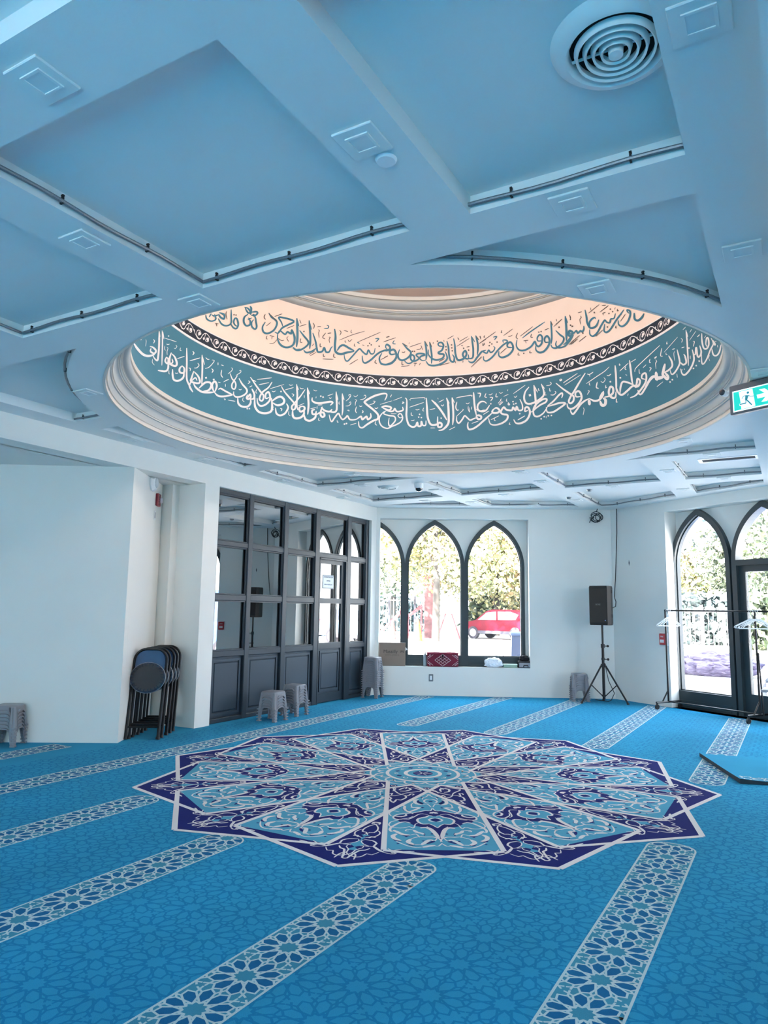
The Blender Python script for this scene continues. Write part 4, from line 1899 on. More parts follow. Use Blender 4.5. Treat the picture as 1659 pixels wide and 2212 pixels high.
def make_stool():
    root = empty('plastic_stool')
    hb, ht, H = 0.136, 0.113, 0.222

    def hw(z):
        return hb + (ht - hb) * z / H
    mb = MB()
    # top with rounded corners
    prof = [(ht - 0.008, H), (ht, H - 0.006), (hw(0.205), 0.205)]
    loops = []
    for h, z in prof + [(hw(0.205) - 0.005, 0.205)]:
        lp = []
        r = 0.03
        for cx, cy, a in ((1, 1, 0), (-1, 1, 90), (-1, -1, 180), (1, -1, 270)):
            for i in range(5):
                t = math.radians(a + i * 22.5)
                lp.append((cx * (h - r) + r * math.cos(t), cy * (h - r) + r * math.sin(t), z))
        loops.append(lp)
    n = 20
    v = [p for lp in loops for p in lp]
    f = [tuple(range(n))]
    for k in range(3):
        f += [(k * n + i, (k + 1) * n + i, (k + 1) * n + (i + 1) % n, k * n + (i + 1) % n) for i in range(n)]
    mb.add(v, f)
    # aprons with an arched lower edge and a rolled lip
    for q in range(4):
        Tq = Matrix.Rotation(q * math.pi / 2, 4, 'Z')
        N = 10
        for i in range(N):
            u0, u1 = -1 + 2 * i / N, -1 + 2 * (i + 1) / N
            z0, z1 = 0.166 - 0.03 * abs(u0) ** 4, 0.166 - 0.03 * abs(u1) ** 4
            w = 0.075
            a0, a1 = hw(z0), hw(z1)
            tp = hw(0.206)
            mb.add([(u0 * w, a0, z0), (u1 * w, a1, z1), (u1 * w, tp, 0.206), (u0 * w, tp, 0.206),
                    (u0 * w, a0 - 0.004, z0), (u1 * w, a1 - 0.004, z1), (u1 * w, tp - 0.004, 0.206), (u0 * w, tp - 0.004, 0.206)],
                   [(1, 0, 3, 2), (4, 5, 6, 7), (0, 1, 5, 4)], 0, Tq)
            mb.add([(u0 * w, a0 + 0.010, z0), (u1 * w, a1 + 0.010, z1), (u1 * w, a1 + 0.009, z1 + 0.012), (u0 * w, a0 + 0.009, z0 + 0.012),
                    (u1 * w, a1 - 0.002, z1 + 0.017), (u0 * w, a0 - 0.002, z0 + 0.017), (u0 * w, a0 - 0.004, z0), (u1 * w, a1 - 0.004, z1)],
                   [(1, 0, 3, 2), (2, 3, 5, 4), (0, 1, 7, 6)], 0, Tq)
    mb.build('seat', M_stool, root, smooth=True)
    for q in range(4):
        Tq = Matrix.Rotation(q * math.pi / 2, 4, 'Z')
        mb = MB()
        lv = []
        for z in (0.0, 0.012, 0.10, 0.206):
            h = hw(z)
            wl = 0.040 + 0.022 * z / 0.2
            lp = [(h - wl, h), (h - 0.034, h), (h - 0.030, h - 0.005), (h - 0.024, h - 0.005), (h - 0.018, h - 0.001), (h - 0.006, h - 0.006), (h - 0.001, h - 0.018),
                  (h - 0.005, h - 0.024), (h - 0.005, h - 0.030), (h, h - 0.034), (h, h - wl),
                  (h - 0.006, h - wl), (h - 0.009, h - 0.012), (h - 0.012, h - 0.009), (h - wl, h - 0.006)]
            lv.append([(a, b, z) for a, b in lp])
        n = len(lv[0])
        v = [p for lp in lv for p in lp]
        f = [tuple(range(n - 1, -1, -1)), tuple(range(3 * n, 4 * n))]
        for k in range(3):
            f += [(k * n + i, k * n + (i + 1) % n, (k + 1) * n + (i + 1) % n, (k + 1) * n + i) for i in range(n)]
        mb.add(v, f, 0, Tq)
        h = hw(0.0)
        mb.box(h - 0.042, h + 0.006, h - 0.042, h + 0.006, 0.0, 0.013, 0, Tq)
        mb.build('leg', M_stool, root)
    return root


ORD = ['topmost', 'second from the top', 'third from the top', 'fourth from the top', 'fifth from the top', 'sixth from the top', 'seventh from the top',
       'eighth from the top', 'ninth from the top', 'tenth from the top', 'eleventh from the top', 'twelfth from the top', 'lowest']
proto = make_stool()
first = True
for (x, y, rz, n, where, grp) in ((-5.785, 7.40, 0.05, 5, 'of the middle partition stack', 'stools stacked at the middle of the partition'),
                                  (-5.85, 7.945, 0.02, 6, 'of the stack left of the partition door', 'stools stacked left of the partition door'),
                                  (-5.985, 10.215, 0.14, 13, 'of the tall stack by the carton', 'stools in the tall stack'),
                                  (-6.955, 4.625, 0.555, 6, 'of the stack at the left edge', 'stools stacked at the left edge'),
                                  (-3.075, 11.80, 0.42, 7, 'of the stack behind the loudspeaker', 'stools stacked behind the loudspeaker')):
    for k in range(n):
        o = proto if first else dup(proto)
        first = False
        o.location = (x + random.uniform(-.002, .002), y + random.uniform(-.002, .002), 0.003 + k * 0.0345)
        o.rotation_euler = (0, 0, rz + random.uniform(-.012, .012))
        i = n - 1 - k
        w = ORD[i] if k else 'lowest'
        tag(o, 'grey stool, %s %s' % (w, where), 'stool', grp)

# ------------------------------------------------------------------ folded chairs in the alcove
M_vinyl = mat('navy_vinyl', (22, 38, 60), 0.22, spec=0.7, var=0.2, scale=14, bump=0.5, bscale=40)
M_blue = mat('blue_vinyl', (30, 66, 104), 0.25, spec=0.6, var=0.12, scale=8)
M_under = mat('dark_seat_underside', (28, 32, 38), 0.6, var=0.15, scale=12)


def make_chair():
    root = empty('folding_chair')

    def uframe(w0, w1, top, r, y):
        pts = [(-w0, y, 0.0), (-w1, y, top - 0.13)]
        for i in range(1, 8):
            t = math.pi / 2 * i / 8
            pts.append((-w1 + 0.12 * (1 - math.cos(t)), y, top - 0.13 + 0.13 * math.sin(t)))
        pts.append((-w1 + 0.12, y, top))
        return pts + [(-a, b, c) for a, b, c in reversed(pts)]
    mb = MB()
    mb.tube(uframe(0.172, 0.178, 0.95, 0.0125, 0.0), 0.0135, 10)
    mb.build('front_frame', M_blackmetal, root, smooth=True)
    mb = MB()
    mb.tube([(-0.15, 0.045, 0.0), (-0.155, 0.03, 0.62), (-0.14, 0.02, 0.66)], 0.0115, 8)
    mb.tube([(0.15, 0.045, 0.0), (0.155, 0.03, 0.62), (0.14, 0.02, 0.66)], 0.0115, 8)
    mb.build('rear_legs', M_blackmetal, root, smooth=True)
    mb = MB()
    mb.tube([(-0.171, 0.0, 0.125), (0.171, 0.0, 0.125)], 0.010, 8)
    mb.build('crossbar', M_blackmetal, root)
    mb = MB()
    mb.tube([(-0.15, 0.042, 0.16), (0.15, 0.042, 0.16)], 0.010, 8)
    mb.build('crossbar', M_blackmetal, root)
    mb = MB()
    # back pad following the frame
    lp = [(-0.158, 0.64)]
    for i in range(9):
        t = math.pi / 2 * i / 8
        lp.append((-0.158 + 0.10 * (1 - math.cos(t)), 0.82 + 0.11 * math.sin(t)))
    lp = lp + [(-a, b) for a, b in reversed(lp)]
    mb.prism(lp, -0.014, 0.012, 'y')
    mb.prism([(a * 0.9, 0.785 + (b - 0.785) * 0.9) for a, b in lp], -0.022, 0.0, 'y')
    mb.build('backrest', M_blue, root)
    mb = MB()
    T = Matrix.Translation((0, -0.035, 0.635)) @ Matrix.Rotation(math.pi / 2, 4, 'X') @ Matrix.Scale(0.86, 4, (0, 1, 0))
    pr = [(0.0, -0.028), (0.12, -0.026), (0.175, -0.018), (0.192, 0.0), (0.186, 0.016), (0.170, 0.022)]
    mb.lathe(pr, 40, T=T)
    seat = mb.build('seat', M_vinyl, root, smooth=True)
    mb = MB()
    mb.lathe([(0.172, 0.018), (0.150, 0.0235), (0.0, 0.0225)], 40, T=T)
    for i in range(26):       # gathered vinyl edge
        a = 2 * math.pi * i / 26 + random.uniform(-.05, .05)
        mb.tube([(0.182 * math.cos(a), 0.182 * math.sin(a), 0.018), (0.140 * math.cos(a + .04), 0.140 * math.sin(a + .04), 0.0245)], [0.006, 0.002], 5, 1, T)
    mb.build('seat_underside', [M_under, M_vinyl], seat)
    mb = MB()
    mb.lathe([(0.188, 0.004), (0.193, 0.008), (0.188, 0.012)], 40, T=T)  # pale ring painted in as the highlight on the vinyl rim
    mb.build('seat_rim_highlight', mat('painted_rim_highlight', (120, 130, 142), 0.3), seat)
    for sx, y in ((-0.172, 0), (0.172, 0), (-0.15, 0.045), (0.15, 0.045)):
        mb = MB()
        mb.cyl((sx, y, 0.0), (sx, y, 0.028), 0.019, 0.016, 10)
        mb.build('rubber_foot', M_black, root)
    return root


cp = make_chair()
for i, (rx, ry) in enumerate(((-5.945, 5.665), (-6.000, 5.765), (-6.075, 5.905), (-6.14, 6.02), (-6.21, 6.135))):
    o = cp if i == 0 else dup(cp)
    o.location = (rx - 0.165 * 0.85, ry - 0.165 * 0.527, 0.004)
    o.rotation_euler = (-0.215 + 0.012 * i, 0, math.atan2(0.527, 0.85))
    tag(o, 'folded blue-backed chair, %s leaning in alcove' % ['front one of the row', 'second from the front of the row', 'third from the front of the row', 'fourth from the front of the row', 'rearmost of the row'][i],
        'chair', 'folded chairs in the alcove')

# ------------------------------------------------------------------ loudspeaker on its stand
SX, SY = -2.675, 11.73
st = empty('speaker_stand', (SX, SY, 0), label='black tripod stand carrying the loudspeaker in the far corner', cat='stand')
mb = MB()
mb.cyl((0, 0, 0.06), (0, 0, 0.90), 0.022, n=12)
mb.cyl((0, 0, 0.88), (0, 0, 1.215), 0.0165, n=12)
mb.build('pole', M_blackmetal, st, smooth=True)
for nm, z, r, h in (('leg_hub', 0.55, 0.04, 0.05), ('clamp_collar', 0.85, 0.031, 0.06), ('lower_collar', 0.66, 0.028, 0.035), ('base_collar', 0.10, 0.03, 0.03)):
    mb = MB()
    mb.cyl((0, 0, z), (0, 0, z + h), r, n=12)
    mb.build(nm, M_black, st)
for z in (0.88, 0.675):
    mb = MB()
    mb.cyl((0.03, -0.01, z), (0.075, -0.03, z), 0.007, n=8)
    mb.ball((0.085, -0.034, z), 0.02, 0.014, 0.02, 10, 6)
    mb.build('knob', M_black, st)
for (fx, fy) in ((-2.96, 11.465), (-2.315, 11.74), (-2.755, 12.04)):
    v = Vector((fx - SX, fy - SY, 0))
    d = v.normalized()
    mb = MB()
    mb.tube([(d.x * 0.035, d.y * 0.035, 0.575), (v.x, v.y, 0.012)], 0.0135, 8)
    mb.build('leg', M_blackmetal, st)
    mb = MB()
    mb.tube([(d.x * 0.03, d.y * 0.03, 0.115), (v.x * 0.55, v.y * 0.55, 0.575 - 0.563 * 0.52)], 0.008, 6)
    mb.build('brace', M_blackmetal, st)
    mb = MB()
    mb.cyl((v.x * 0.97, v.y * 0.97, 0.03), (v.x * 1.01, v.y * 1.01, 0.0), 0.018, 0.02, 8)
    mb.build('rubber_foot', M_black, st)
sp = empty('loudspeaker', (SX, SY, 1.205), -0.13, label='black loudspeaker box on the tripod stand', cat='loudspeaker')
mb = MB()
hexp = [(-0.145, -0.15), (0.145, -0.15), (0.175, -0.06), (0.125, 0.15), (-0.125, 0.15), (-0.175, -0.06)]
mb.prism([(a * 0.97, b * 0.97) for a, b in hexp], 0.0, 0.615)
mb.prism(hexp, 0.02, 0.595)
mb.build('cabinet', M_black, sp)
mb = MB()
mb.rbox(-0.138, 0.138, -0.158, -0.148, 0.04, 0.575, 0.004)
mb.build('grille', mat('black_grille', (12, 12, 14), 0.7, bump=0.8, bscale=700), sp)
text_mesh('badge', 'BOSE', 0.034, mat('grey_badge', (130, 130, 132), 0.4), sp, Matrix.Translation((0.0, -0.1585, 0.32)) @ RX)
mb = MB()
mb.ball((0.11, -0.155, 0.075), 0.008, 0.004, 0.006, 8, 6)
mb.build('power_light', mat('blue_led', (120, 160, 255), 0.3, emit=(140, 180, 255), es=3.0), sp)
mb = MB()
for z in (0.5, 0.12):
    mb.box(0.17, 0.178, -0.06, 0.0, z, z + 0.05)
mb.build('carry_handle', M_black, sp)

# cables
pts = []
for (x, y) in ((1332, 1101), (1332.5, 1150), (1331, 1200), (1329.5, 1250), (1327, 1290)):
    q = T_far_right @ onframe(x, y, T_far_right, -0.025)
    pts.append(q)
pts[0].z = CEIL
pts += [Vector((-2.52, 12.05, 1.58)), Vector((-2.50, 11.92, 1.50)), Vector((-2.535, 11.80, 1.47))]
C = catmull([p[:] for p in pts][:], 0.05) if False else None
mb = MB()
mb.tube(pts, 0.007, 6)
tag(mb.build('speaker_cable', M_black, smooth=True), 'thin black cable hanging from the ceiling to the loudspeaker', 'cable')
mb = MB()
q = T_far_left @ onframe(1290, 1117, T_far_left, -0.12)
mb.tube([(q.x + 0.02, q.y, CEIL), (q.x + 0.015, q.y, q.z + 0.16), (q.x - 0.01, q.y, q.z + 0.09)], 0.007, 6)
for k in range(5):
    r = random.uniform(0.055, 0.095)
    a0 = random.uniform(0, 6)
    cx, cz = q.x + random.uniform(-.03, .03), q.z + random.uniform(-.03, .03)
    mb.tube([(cx + r * math.cos(a0 + 0.42 * i) * 1.05, q.y + 0.02 * math.sin(i * .7 + k), cz + r * 0.95 * math.sin(a0 + 0.42 * i)) for i in range(15)], 0.0065, 6)
mb.tube([(q.x - 0.05, q.y, q.z), (q.x - 0.12, q.y, q.z - 0.06), (q.x - 0.13, q.y, q.z - 0.09)], 0.0065, 6)
tag(mb.build('cable_bundle', M_black, smooth=True), 'tangled coil of black cable hanging from the ceiling beside the corner', 'cable')
mb = MB()
mb.tube([(SX + 0.03, SY - 0.03, 0.62), (SX + 0.08, SY - 0.02, 0.35), (SX + 0.16, SY, 0.16), (SX + 0.10, SY + 0.05, 0.05), (SX + 0.03, SY + 0.16, 0.012), (SX - 0.2, SY + 0.28, 0.012)], 0.006, 6)
tag(mb.build('power_cable', M_black, smooth=True), 'black cable looping down the tripod stand to the floor', 'cable')

# ------------------------------------------------------------------ wall devices
q = onframe(1433, 1381, T_far_right, -0.02)
e = empty('fire_pull_station', T=T_far_right @ Matrix.Translation((1.03, -0.002, q.z)), label='red fire alarm pull station on the wall left of the glazed door', cat='fire alarm')
mb = MB()
mb.rbox(-0.075, 0.075, -0.012, 0.0, -0.10, 0.10, 0.004)
mb.build('back_plate', M_whitepl, e)
M_red = mat('fire_red', (176, 36, 48), 0.35)
mb = MB()
mb.rbox(-0.06, 0.06, -0.05, -0.012, -0.085, 0.085, 0.008)
mb.build('housing', M_red, e)
mb = MB()
mb.box(-0.035, 0.035, -0.056, -0.05, -0.05, -0.005)
mb.build('pull_handle', M_whitepl, e)
text_mesh('raised_word', 'FIRE', 0.032, M_whitepl, e, Matrix.Translation((0, -0.052, 0.04)) @ RX)

q = onframe(338.5, 1080, T_alcove, 0.0)
e = empty('fire_strobe', T=T_alcove @ Matrix.Translation((q.x, -0.001, q.z)), label='dark red fire strobe high on the alcove side wall', cat='fire alarm')
mb = MB()
mb.rbox(-0.055, 0.055, -0.035, 0.0, -0.075, 0.075, 0.006)
mb.build('housing', mat('deep_red', (120, 22, 40), 0.4), e)
mb = MB()
mb.rbox(0.0, 0.045, -0.065, -0.035, -0.035, 0.03, 0.006)
mb.build('strobe_lens', mat('clear_lens', (190, 180, 186), 0.15), e)
for i, ch in enumerate('FIRE'):
    text_mesh('raised_letter', ch, 0.024, M_whitepl, e, Matrix.Translation((-0.03, -0.0365, 0.045 - i * 0.028)) @ RX)
q = onframe(327.5, 1043, T_alcove, 0.0)
e = empty('emergency_speaker', T=T_alcove @ Matrix.Translation((q.x, -0.001, q.z)), label='white round alarm speaker at the top of the alcove side wall', cat='alarm speaker')
mb = MB()
mb.lathe([(0.10, 0.0), (0.105, 0.02), (0.085, 0.05), (0.06, 0.058)], 8, T=Matrix.Rotation(math.pi / 2, 4, 'X') @ Matrix.Rotation(math.pi / 8, 4, 'Z'))
mb.build('housing', M_whitepl, e)
mb = MB()
mb.lathe([(0.062, 0.056), (0.055, 0.066), (0.0, 0.064)], 24, T=Matrix.Rotation(math.pi / 2, 4, 'X'))
mb.build('speaker_cone', mat('pale_grey_plastic', (184, 192, 196), 0.5), e, smooth=True)
q = onframe(333.5, 1113, T_alcove, 0.0)
e = empty('wall_plate', T=T_alcove @ Matrix.Translation((q.x, -0.001, q.z)), label='small white blank plate under the fire strobe', cat='wall plate')
mb = MB()
mb.rbox(-0.03, 0.03, -0.006, 0, -0.055, 0.055, 0.003)
mb.build('plate', M_whitepl, e)
mb = MB()
mb.box(-0.008, 0.008, -0.008, -0.006, -0.035, 0.035)
mb.build('slot', mat('slot_grey', (110, 116, 120), 0.5), e)
q = onframe(931, 1464, T_far_left, 0.0)
e = empty('wall_outlet', T=T_far_left @ Matrix.Translation((q.x, -0.001, q.z)), label='grey plated wall outlet below the window sill', cat='outlet')
mb = MB()
mb.rbox(-0.036, 0.036, -0.007, 0, -0.058, 0.058, 0.003)
mb.build('plate', mat('steel_plate', (112, 118, 122), 0.35, metal=0.6), e)
mb = MB()
mb.rbox(-0.017, 0.017, -0.011, -0.006, -0.034, 0.034, 0.003)
mb.build('socket', M_whitepl, e)
q = onframe(1359, 1216, T_far_right, 0.0)
mb = MB()
mb.prism([(-0.012, 0), (0.0, 0.05), (0.014, 0.0), (0.0, -0.05)], -0.002, 0.001, 'y', 0, T_far_right @ Matrix.Translation((q.x, 0, q.z)))
tag(mb.build('wall_patch', mat('bare_patch', (104, 104, 110), 0.8)), 'small dark chip in the paint right of the cable', 'chip')

# ------------------------------------------------------------------ things on the window sill
ZS = 0.4712
M_card = mat('brown_cardboard', (138, 122, 110), 0.8, var=0.06, scale=6, bump=0.1, bscale=90)
e = empty('cardboard_box', T=T_far_left @ Matrix.Translation((0.292, 0.03, ZS)), label='closed brown cardboard carton printed with a logo on the window sill', cat='box')
mb = MB()
mb.rbox(-0.222, 0.222, -0.03, 0.128, 0, 0.378, 0.004)
mb.build('carton', M_card, e)
mb = MB()
mb.box(-0.224, 0.224, -0.032, 0.05, 0.374, 0.381)
mb.box(-0.224, 0.224, 0.052, 0.13, 0.374, 0.380)
mb.build('flap', M_card, e)
mb = MB()
mb.prism([(0.222, 0.25), (0.255, 0.275), (0.222, 0.31)], 0.0, 0.01, 'y')
mb.build('tape_end', M_whitepl, e)
M_print = mat('dark_print', (70, 62, 58), 0.8)
text_mesh('printed_logo', 'Massilly', 0.078, M_print, e, Matrix.Translation((-0.028, -0.031, 0.235)) @ RX)
text_mesh('printed_line', 'NORTH AMERICA', 0.030, mat('faint_print', (108, 94, 86), 0.8), e, Matrix.Translation((0.0, -0.031, 0.178)) @ RX)
mb = MB()
for a in (-50, 0, 50, -100, 100):
    t = math.radians(a)
    V, F = ribbon([(0.165 + 0.008 * math.sin(t), 0.232 + 0.008 * math.cos(t)), (0.165 + 0.036 * math.sin(t), 0.232 + 0.03 * math.cos(t))], 0.013, 0.01, 0.3, 0.3)
    mb.quads([(p[0], -0.0312, p[1]) for p in V], F)
mb.build('printed_leaf', M_print, e)

e = empty('water_bottle', T=T_far_left @ Matrix.Translation((0.845, 0.10, ZS)), label='clear plastic bottle standing left of the red patterned bag', cat='bottle')
mb = MB()
mb.lathe([(0.0, 0.0), (0.03, 0.0), (0.032, 0.01), (0.032, 0.12), (0.029, 0.13), (0.032, 0.145), (0.024, 0.185), (0.012, 0.20), (0.012, 0.21)], 16)
mb.build('body', mat('pale_bottle_plastic', (150, 172, 184), 0.15, spec=0.8), e, smooth=True)
mb = MB()
mb.cyl((0, 0, 0.205), (0, 0, 0.224), 0.0145, n=12)
mb.build('cap', M_whitepl, e)

M_maroon = mat('maroon_cloth', (112, 22, 48), 0.85, var=0.12, scale=30, bump=0.3, bscale=200)
e = empty('patterned_bag', T=T_far_left @ Matrix.Translation((1.135, 0.03, ZS)), label='dark red fabric case with white diamond lattice on the window sill', cat='bag')
mb = MB()
mb.rbox(-0.262, 0.262, -0.02, 0.115, 0, 0.212, 0.018)
mb.build('case_body', M_maroon, e)
mb = MB()
mb.rbox(-0.267, 0.267, -0.024, 0.119, 0.203, 0.228, 0.008)
mb.tube([(-0.26, -0.02, 0.228), (-0.1, -0.022, 0.236), (0.0, -0.02, 0.230), (0.12, -0.022, 0.238), (0.26, -0.02, 0.226)], 0.006, 6)
mb.build('lid', mat('maroon_piping', (134, 34, 62), 0.8), e)
mb = MB()
DW, DH, DC = 0.132, 0.098, 0.107


def dpt(a, b):
    return ((a - b) * DW / 2, DC + (a + b - 2) * DH / 2 + 0.0)


def lline(p, q, w=0.005):
    V, F = ribbon([p, q], w, 0.5, 1, 1, False)
    mb.quads([(a[0], -0.0215, a[1]) for a in V], F)


def dg(u, v):
    return ((u - v) * DW, DC + (u + v - 1) * DH)


for i in range(5):
    lline(dg(i / 4, 0), dg(i / 4, 1), 0.006 if i in (0, 4) else 0.004)
    lline(dg(0, i / 4), dg(1, i / 4), 0.006 if i in (0, 4) else 0.004)
for sx in (-1, 1):
    for sz in (0, 1):
        z0 = 0.02 if sz == 0 else 0.195
        s2 = 1 if sz == 0 else -1
        for d in (0.075, 0.045):
            lline((sx * 0.255, z0 + s2 * d), (sx * (0.255 - d * 1.3), z0), 0.005)
        lline((sx * 0.225, z0), (sx * 0.205, z0 + s2 * 0.018), 0.005)
        lline((sx * 0.25, z0 + s2 * 0.03), (sx * 0.22, z0 + s2 * 0.03), 0.005)
mb.build('lattice_embroidery', mat('cream_thread', (214, 196, 196), 0.9), e)
mb = MB()
for u in range(4):
    for v in range(4):
        c = dg((u + .5) / 4, (v + .5) / 4)
        k = 0.8 if (u, v) in ((1, 2), (2, 1), (2, 3), (3, 2), (2, 2), (1, 1)) else 0.45
        mb.add([(c[0] + k * DW / 8 * a, -0.0205, c[1] + k * DH / 8 * b) for a, b in ((-1, 0), (0, -1), (1, 0), (0, 1))], [(0, 1, 2, 3)])
mb.prism([(-0.012, 0.20), (0.012, 0.20), (0.016, 0.16), (0.0, 0.145), (-0.016, 0.16)], -0.03, -0.02, 'y')
mb.build('lattice_fill', mat('dark_thread', (28, 14, 24), 0.9), e)

# crumpled white bag
import bmesh
bm = bmesh.new()
bmesh.ops.create_icosphere(bm, subdivisions=4, radius=1.0)
from mathutils import noise
for v in bm.verts:
    p = v.co.copy()
    k = 1 + 0.42 * (abs(noise.noise(p * 1.7 + Vector((3, 1, 5)))) - 0.25) + 0.20 * (abs(noise.noise(p * 4.1)) - 0.2)
    v.co = Vector((p.x * 0.150 * k, p.y * 0.075 * k, max(p.z * 0.088 * k, -0.072)))
me = bpy.data.meshes.new('plastic_bag')
bm.to_mesh(me)
bm.free()
me.materials.append(mat('white_plastic_film', (236, 240, 248), 0.3, spec=0.6, var=0.03))
q = onframe(1066, 1434, T_far_left, 0.05)
o = bpy.data.objects.new('plastic_bag', me)
o.matrix_world = T_far_left @ Matrix.Translation((q.x, 0.06, ZS + 0.074))
COL.objects.link(o)
tag(o, 'crumpled white plastic bag on the window sill', 'bag')
q0, q1 = onframe(1086, 1440, T_far_left, 0.05), onframe(1116, 1440, T_far_left, 0.05)
e = empty('plastic_container', T=T_far_left @ Matrix.Translation(((q0.x + q1.x) / 2 + 0.01, 0.06, ZS)), label='flat pale green container between the white bag and the black case', cat='container')
w = (q1.x - q0.x) / 2 - 0.004
mb = MB()
mb.rbox(-w, w, -0.05, 0.05, 0, 0.052, 0.006)
mb.build('tub', mat('pale_green_plastic', (150, 176, 158), 0.35), e)
mb = MB()
mb.rbox(-w - 0.005, w + 0.005, -0.055, 0.055, 0.046, 0.06, 0.004)
mb.build('lid', mat('pale_lid', (216, 230, 216), 0.4), e)
q0, q1 = onframe(1118, 1440, T_far_left, 0.05), onframe(1146.5, 1440, T_far_left, 0.05)
e = empty('instrument_case', T=T_far_left @ Matrix.Translation(((q0.x + q1.x) / 2 + 0.005, 0.07, ZS)), label='small black case with a silver latch at the right end of the sill', cat='case')
w = (q1.x - q0.x) / 2 - 0.006
mb = MB()
mb.rbox(-w, w, -0.06, 0.07, 0, 0.112, 0.006)
mb.build('case_body', M_black, e)
mb = MB()
mb.rbox(-w + 0.01, w - 0.02, -0.066, -0.058, 0.01, 0.085, 0.004)
mb.build('front_plate', mat('grey_case_front', (150, 152, 160), 0.4), e)
mb = MB()
mb.tube([(-0.02, -0.07, 0.02), (-0.02, -0.078, 0.045), (0.05, -0.078, 0.045), (0.05, -0.07, 0.02)], 0.008, 6)
mb.build('latch', M_blackmetal, e)
bm = bmesh.new()
bmesh.ops.create_icosphere(bm, subdivisions=3, radius=1.0)
for v in bm.verts:
    p = v.co.copy()
    k = 1 + 0.5 * (abs(noise.noise(p * 2.2 + Vector((9, 2, 1)))) - 0.2)
    v.co = Vector((p.x * (w - 0.012) * k * 0.9, p.y * 0.055 * k, max(p.z * 0.055 * k, -0.04)))
me = bpy.data.meshes.new('cloth_pouch')
bm.to_mesh(me)
bm.free()
me.materials.append(mat('black_cloth', (26, 24, 30), 0.85, bump=0.3))
o = bpy.data.objects.new('cloth_pouch', me)
o.matrix_world = e.matrix_world @ Matrix.Translation((0, 0.0, 0.154))
COL.objects.link(o)
tag(o, 'crumpled black pouch lying on the small black case', 'pouch')
# ------------------------------------------------------------------ clothes rail with hangers
CL, CR = Vector((-1.715, 11.645, 0)), Vector((-0.475, 10.875, 0))
ax = (CR - CL).normalized()
pr = Vector((-ax.y, ax.x, 0))
RZ = 1.445
e = empty('clothes_rail', (CL.x, CL.y, 0), label='black wheeled clothes rail in front of the arched glass door', cat='clothes rail')
o0 = CL
mb = MB()
mb.tube([(-ax * 0.01 + Vector((0, 0, RZ)))[:], (CR - CL + ax * 0.45 + Vector((0, 0, RZ)))[:]], 0.0125, 10)
mb.build('top_bar', M_blackmetal, e, smooth=True)
mb = MB()
mb.tube([(0, 0, 0.105), (CR - CL + Vector((0, 0, 0.105)))[:]], 0.011, 8)
mb.build('bottom_bar', M_blackmetal, e, smooth=True)
for c in (Vector((0, 0, 0)), CR - CL):
    mb = MB()
    mb.tube([(c + Vector((0, 0, 0.09)))[:], (c + Vector((0, 0, RZ + 0.015)))[:]], 0.0135, 10)
    if c.length > 0.1:
        mb.tube([(c + ax * 0.05 + Vector((0, 0, 0.09)))[:], (c + ax * 0.02 + Vector((0, 0, 0.9)))[:]], 0.011, 8)
    mb.build('upright', M_blackmetal, e, smooth=True)
    mb = MB()
    mb.tube([(c - pr * 0.26 + Vector((0, 0, 0.10)))[:], (c + pr * 0.26 + Vector((0, 0, 0.10)))[:]], 0.014, 8)
    mb.build('base_bar', M_blackmetal, e, smooth=True)
    mb = MB()
    mb.tube([(c - pr * 0.13 + Vector((0, 0, 0.105)))[:], (c + Vector((0, 0, 0.27)))[:]], 0.010, 8)
    mb.build('brace', M_blackmetal, e)
    for s in (-1, 1):
        q = c + pr * 0.245 * s
        mb = MB()
        mb.cyl((q + ax * 0.013 + Vector((0, 0, 0.036)))[:], (q - ax * 0.013 + Vector((0, 0, 0.036)))[:], 0.035, n=16)
        mb.box(q.x - 0.012, q.x + 0.012, q.y - 0.012, q.y + 0.012, 0.06, 0.1)
        mb.build('castor', M_black, e)


def make_hanger():
    mb = MB()
    mb.tube([(-0.205, 0, -0.215), (-0.20, 0, -0.20), (-0.03, 0, -0.105), (0, 0, -0.095), (0.03, 0, -0.105), (0.20, 0, -0.20), (0.205, 0, -0.215), (0.19, 0, -0.222), (-0.19, 0, -0.222)], 0.0055, 7, closed=True)
    mb.tube([(0, 0, -0.095), (0, 0, -0.055), (0.02, 0, -0.035), (0.032, 0, -0.012), (0.028, 0, 0.012), (0.008, 0, 0.022), (-0.014, 0, 0.016), (-0.022, 0, -0.002)], 0.0042, 6)
    mb.tube([(-0.11, 0, -0.150), (-0.09, 0, -0.175), (-0.07, 0, -0.128)], 0.004, 6)
    return mb.build('clothes_hanger', M_whitepl, smooth=True)


hg = make_hanger()
first = True
for base, n, where in ((0.035, 4, 'left end'), (1.40, 6, 'right end')):
    for k in range(n):
        o = hg if first else hg.copy()
        if not first:
            COL.objects.link(o)
        first = False
        p = CL + ax * (base + 0.024 * k)
        o.location = (p.x, p.y, RZ - 0.006)
        o.rotation_euler = (0, random.uniform(-.03, .03), math.radians((48 if where == 'left end' else 2) + 5 * k + random.uniform(-2, 2)))
        tag(o, 'white hanger, %s from the left in the bunch at the %s of the rail' % (['first', 'second', 'third', 'fourth', 'fifth', 'last'][k], where), 'hanger', 'hangers at the %s of the rail' % where)

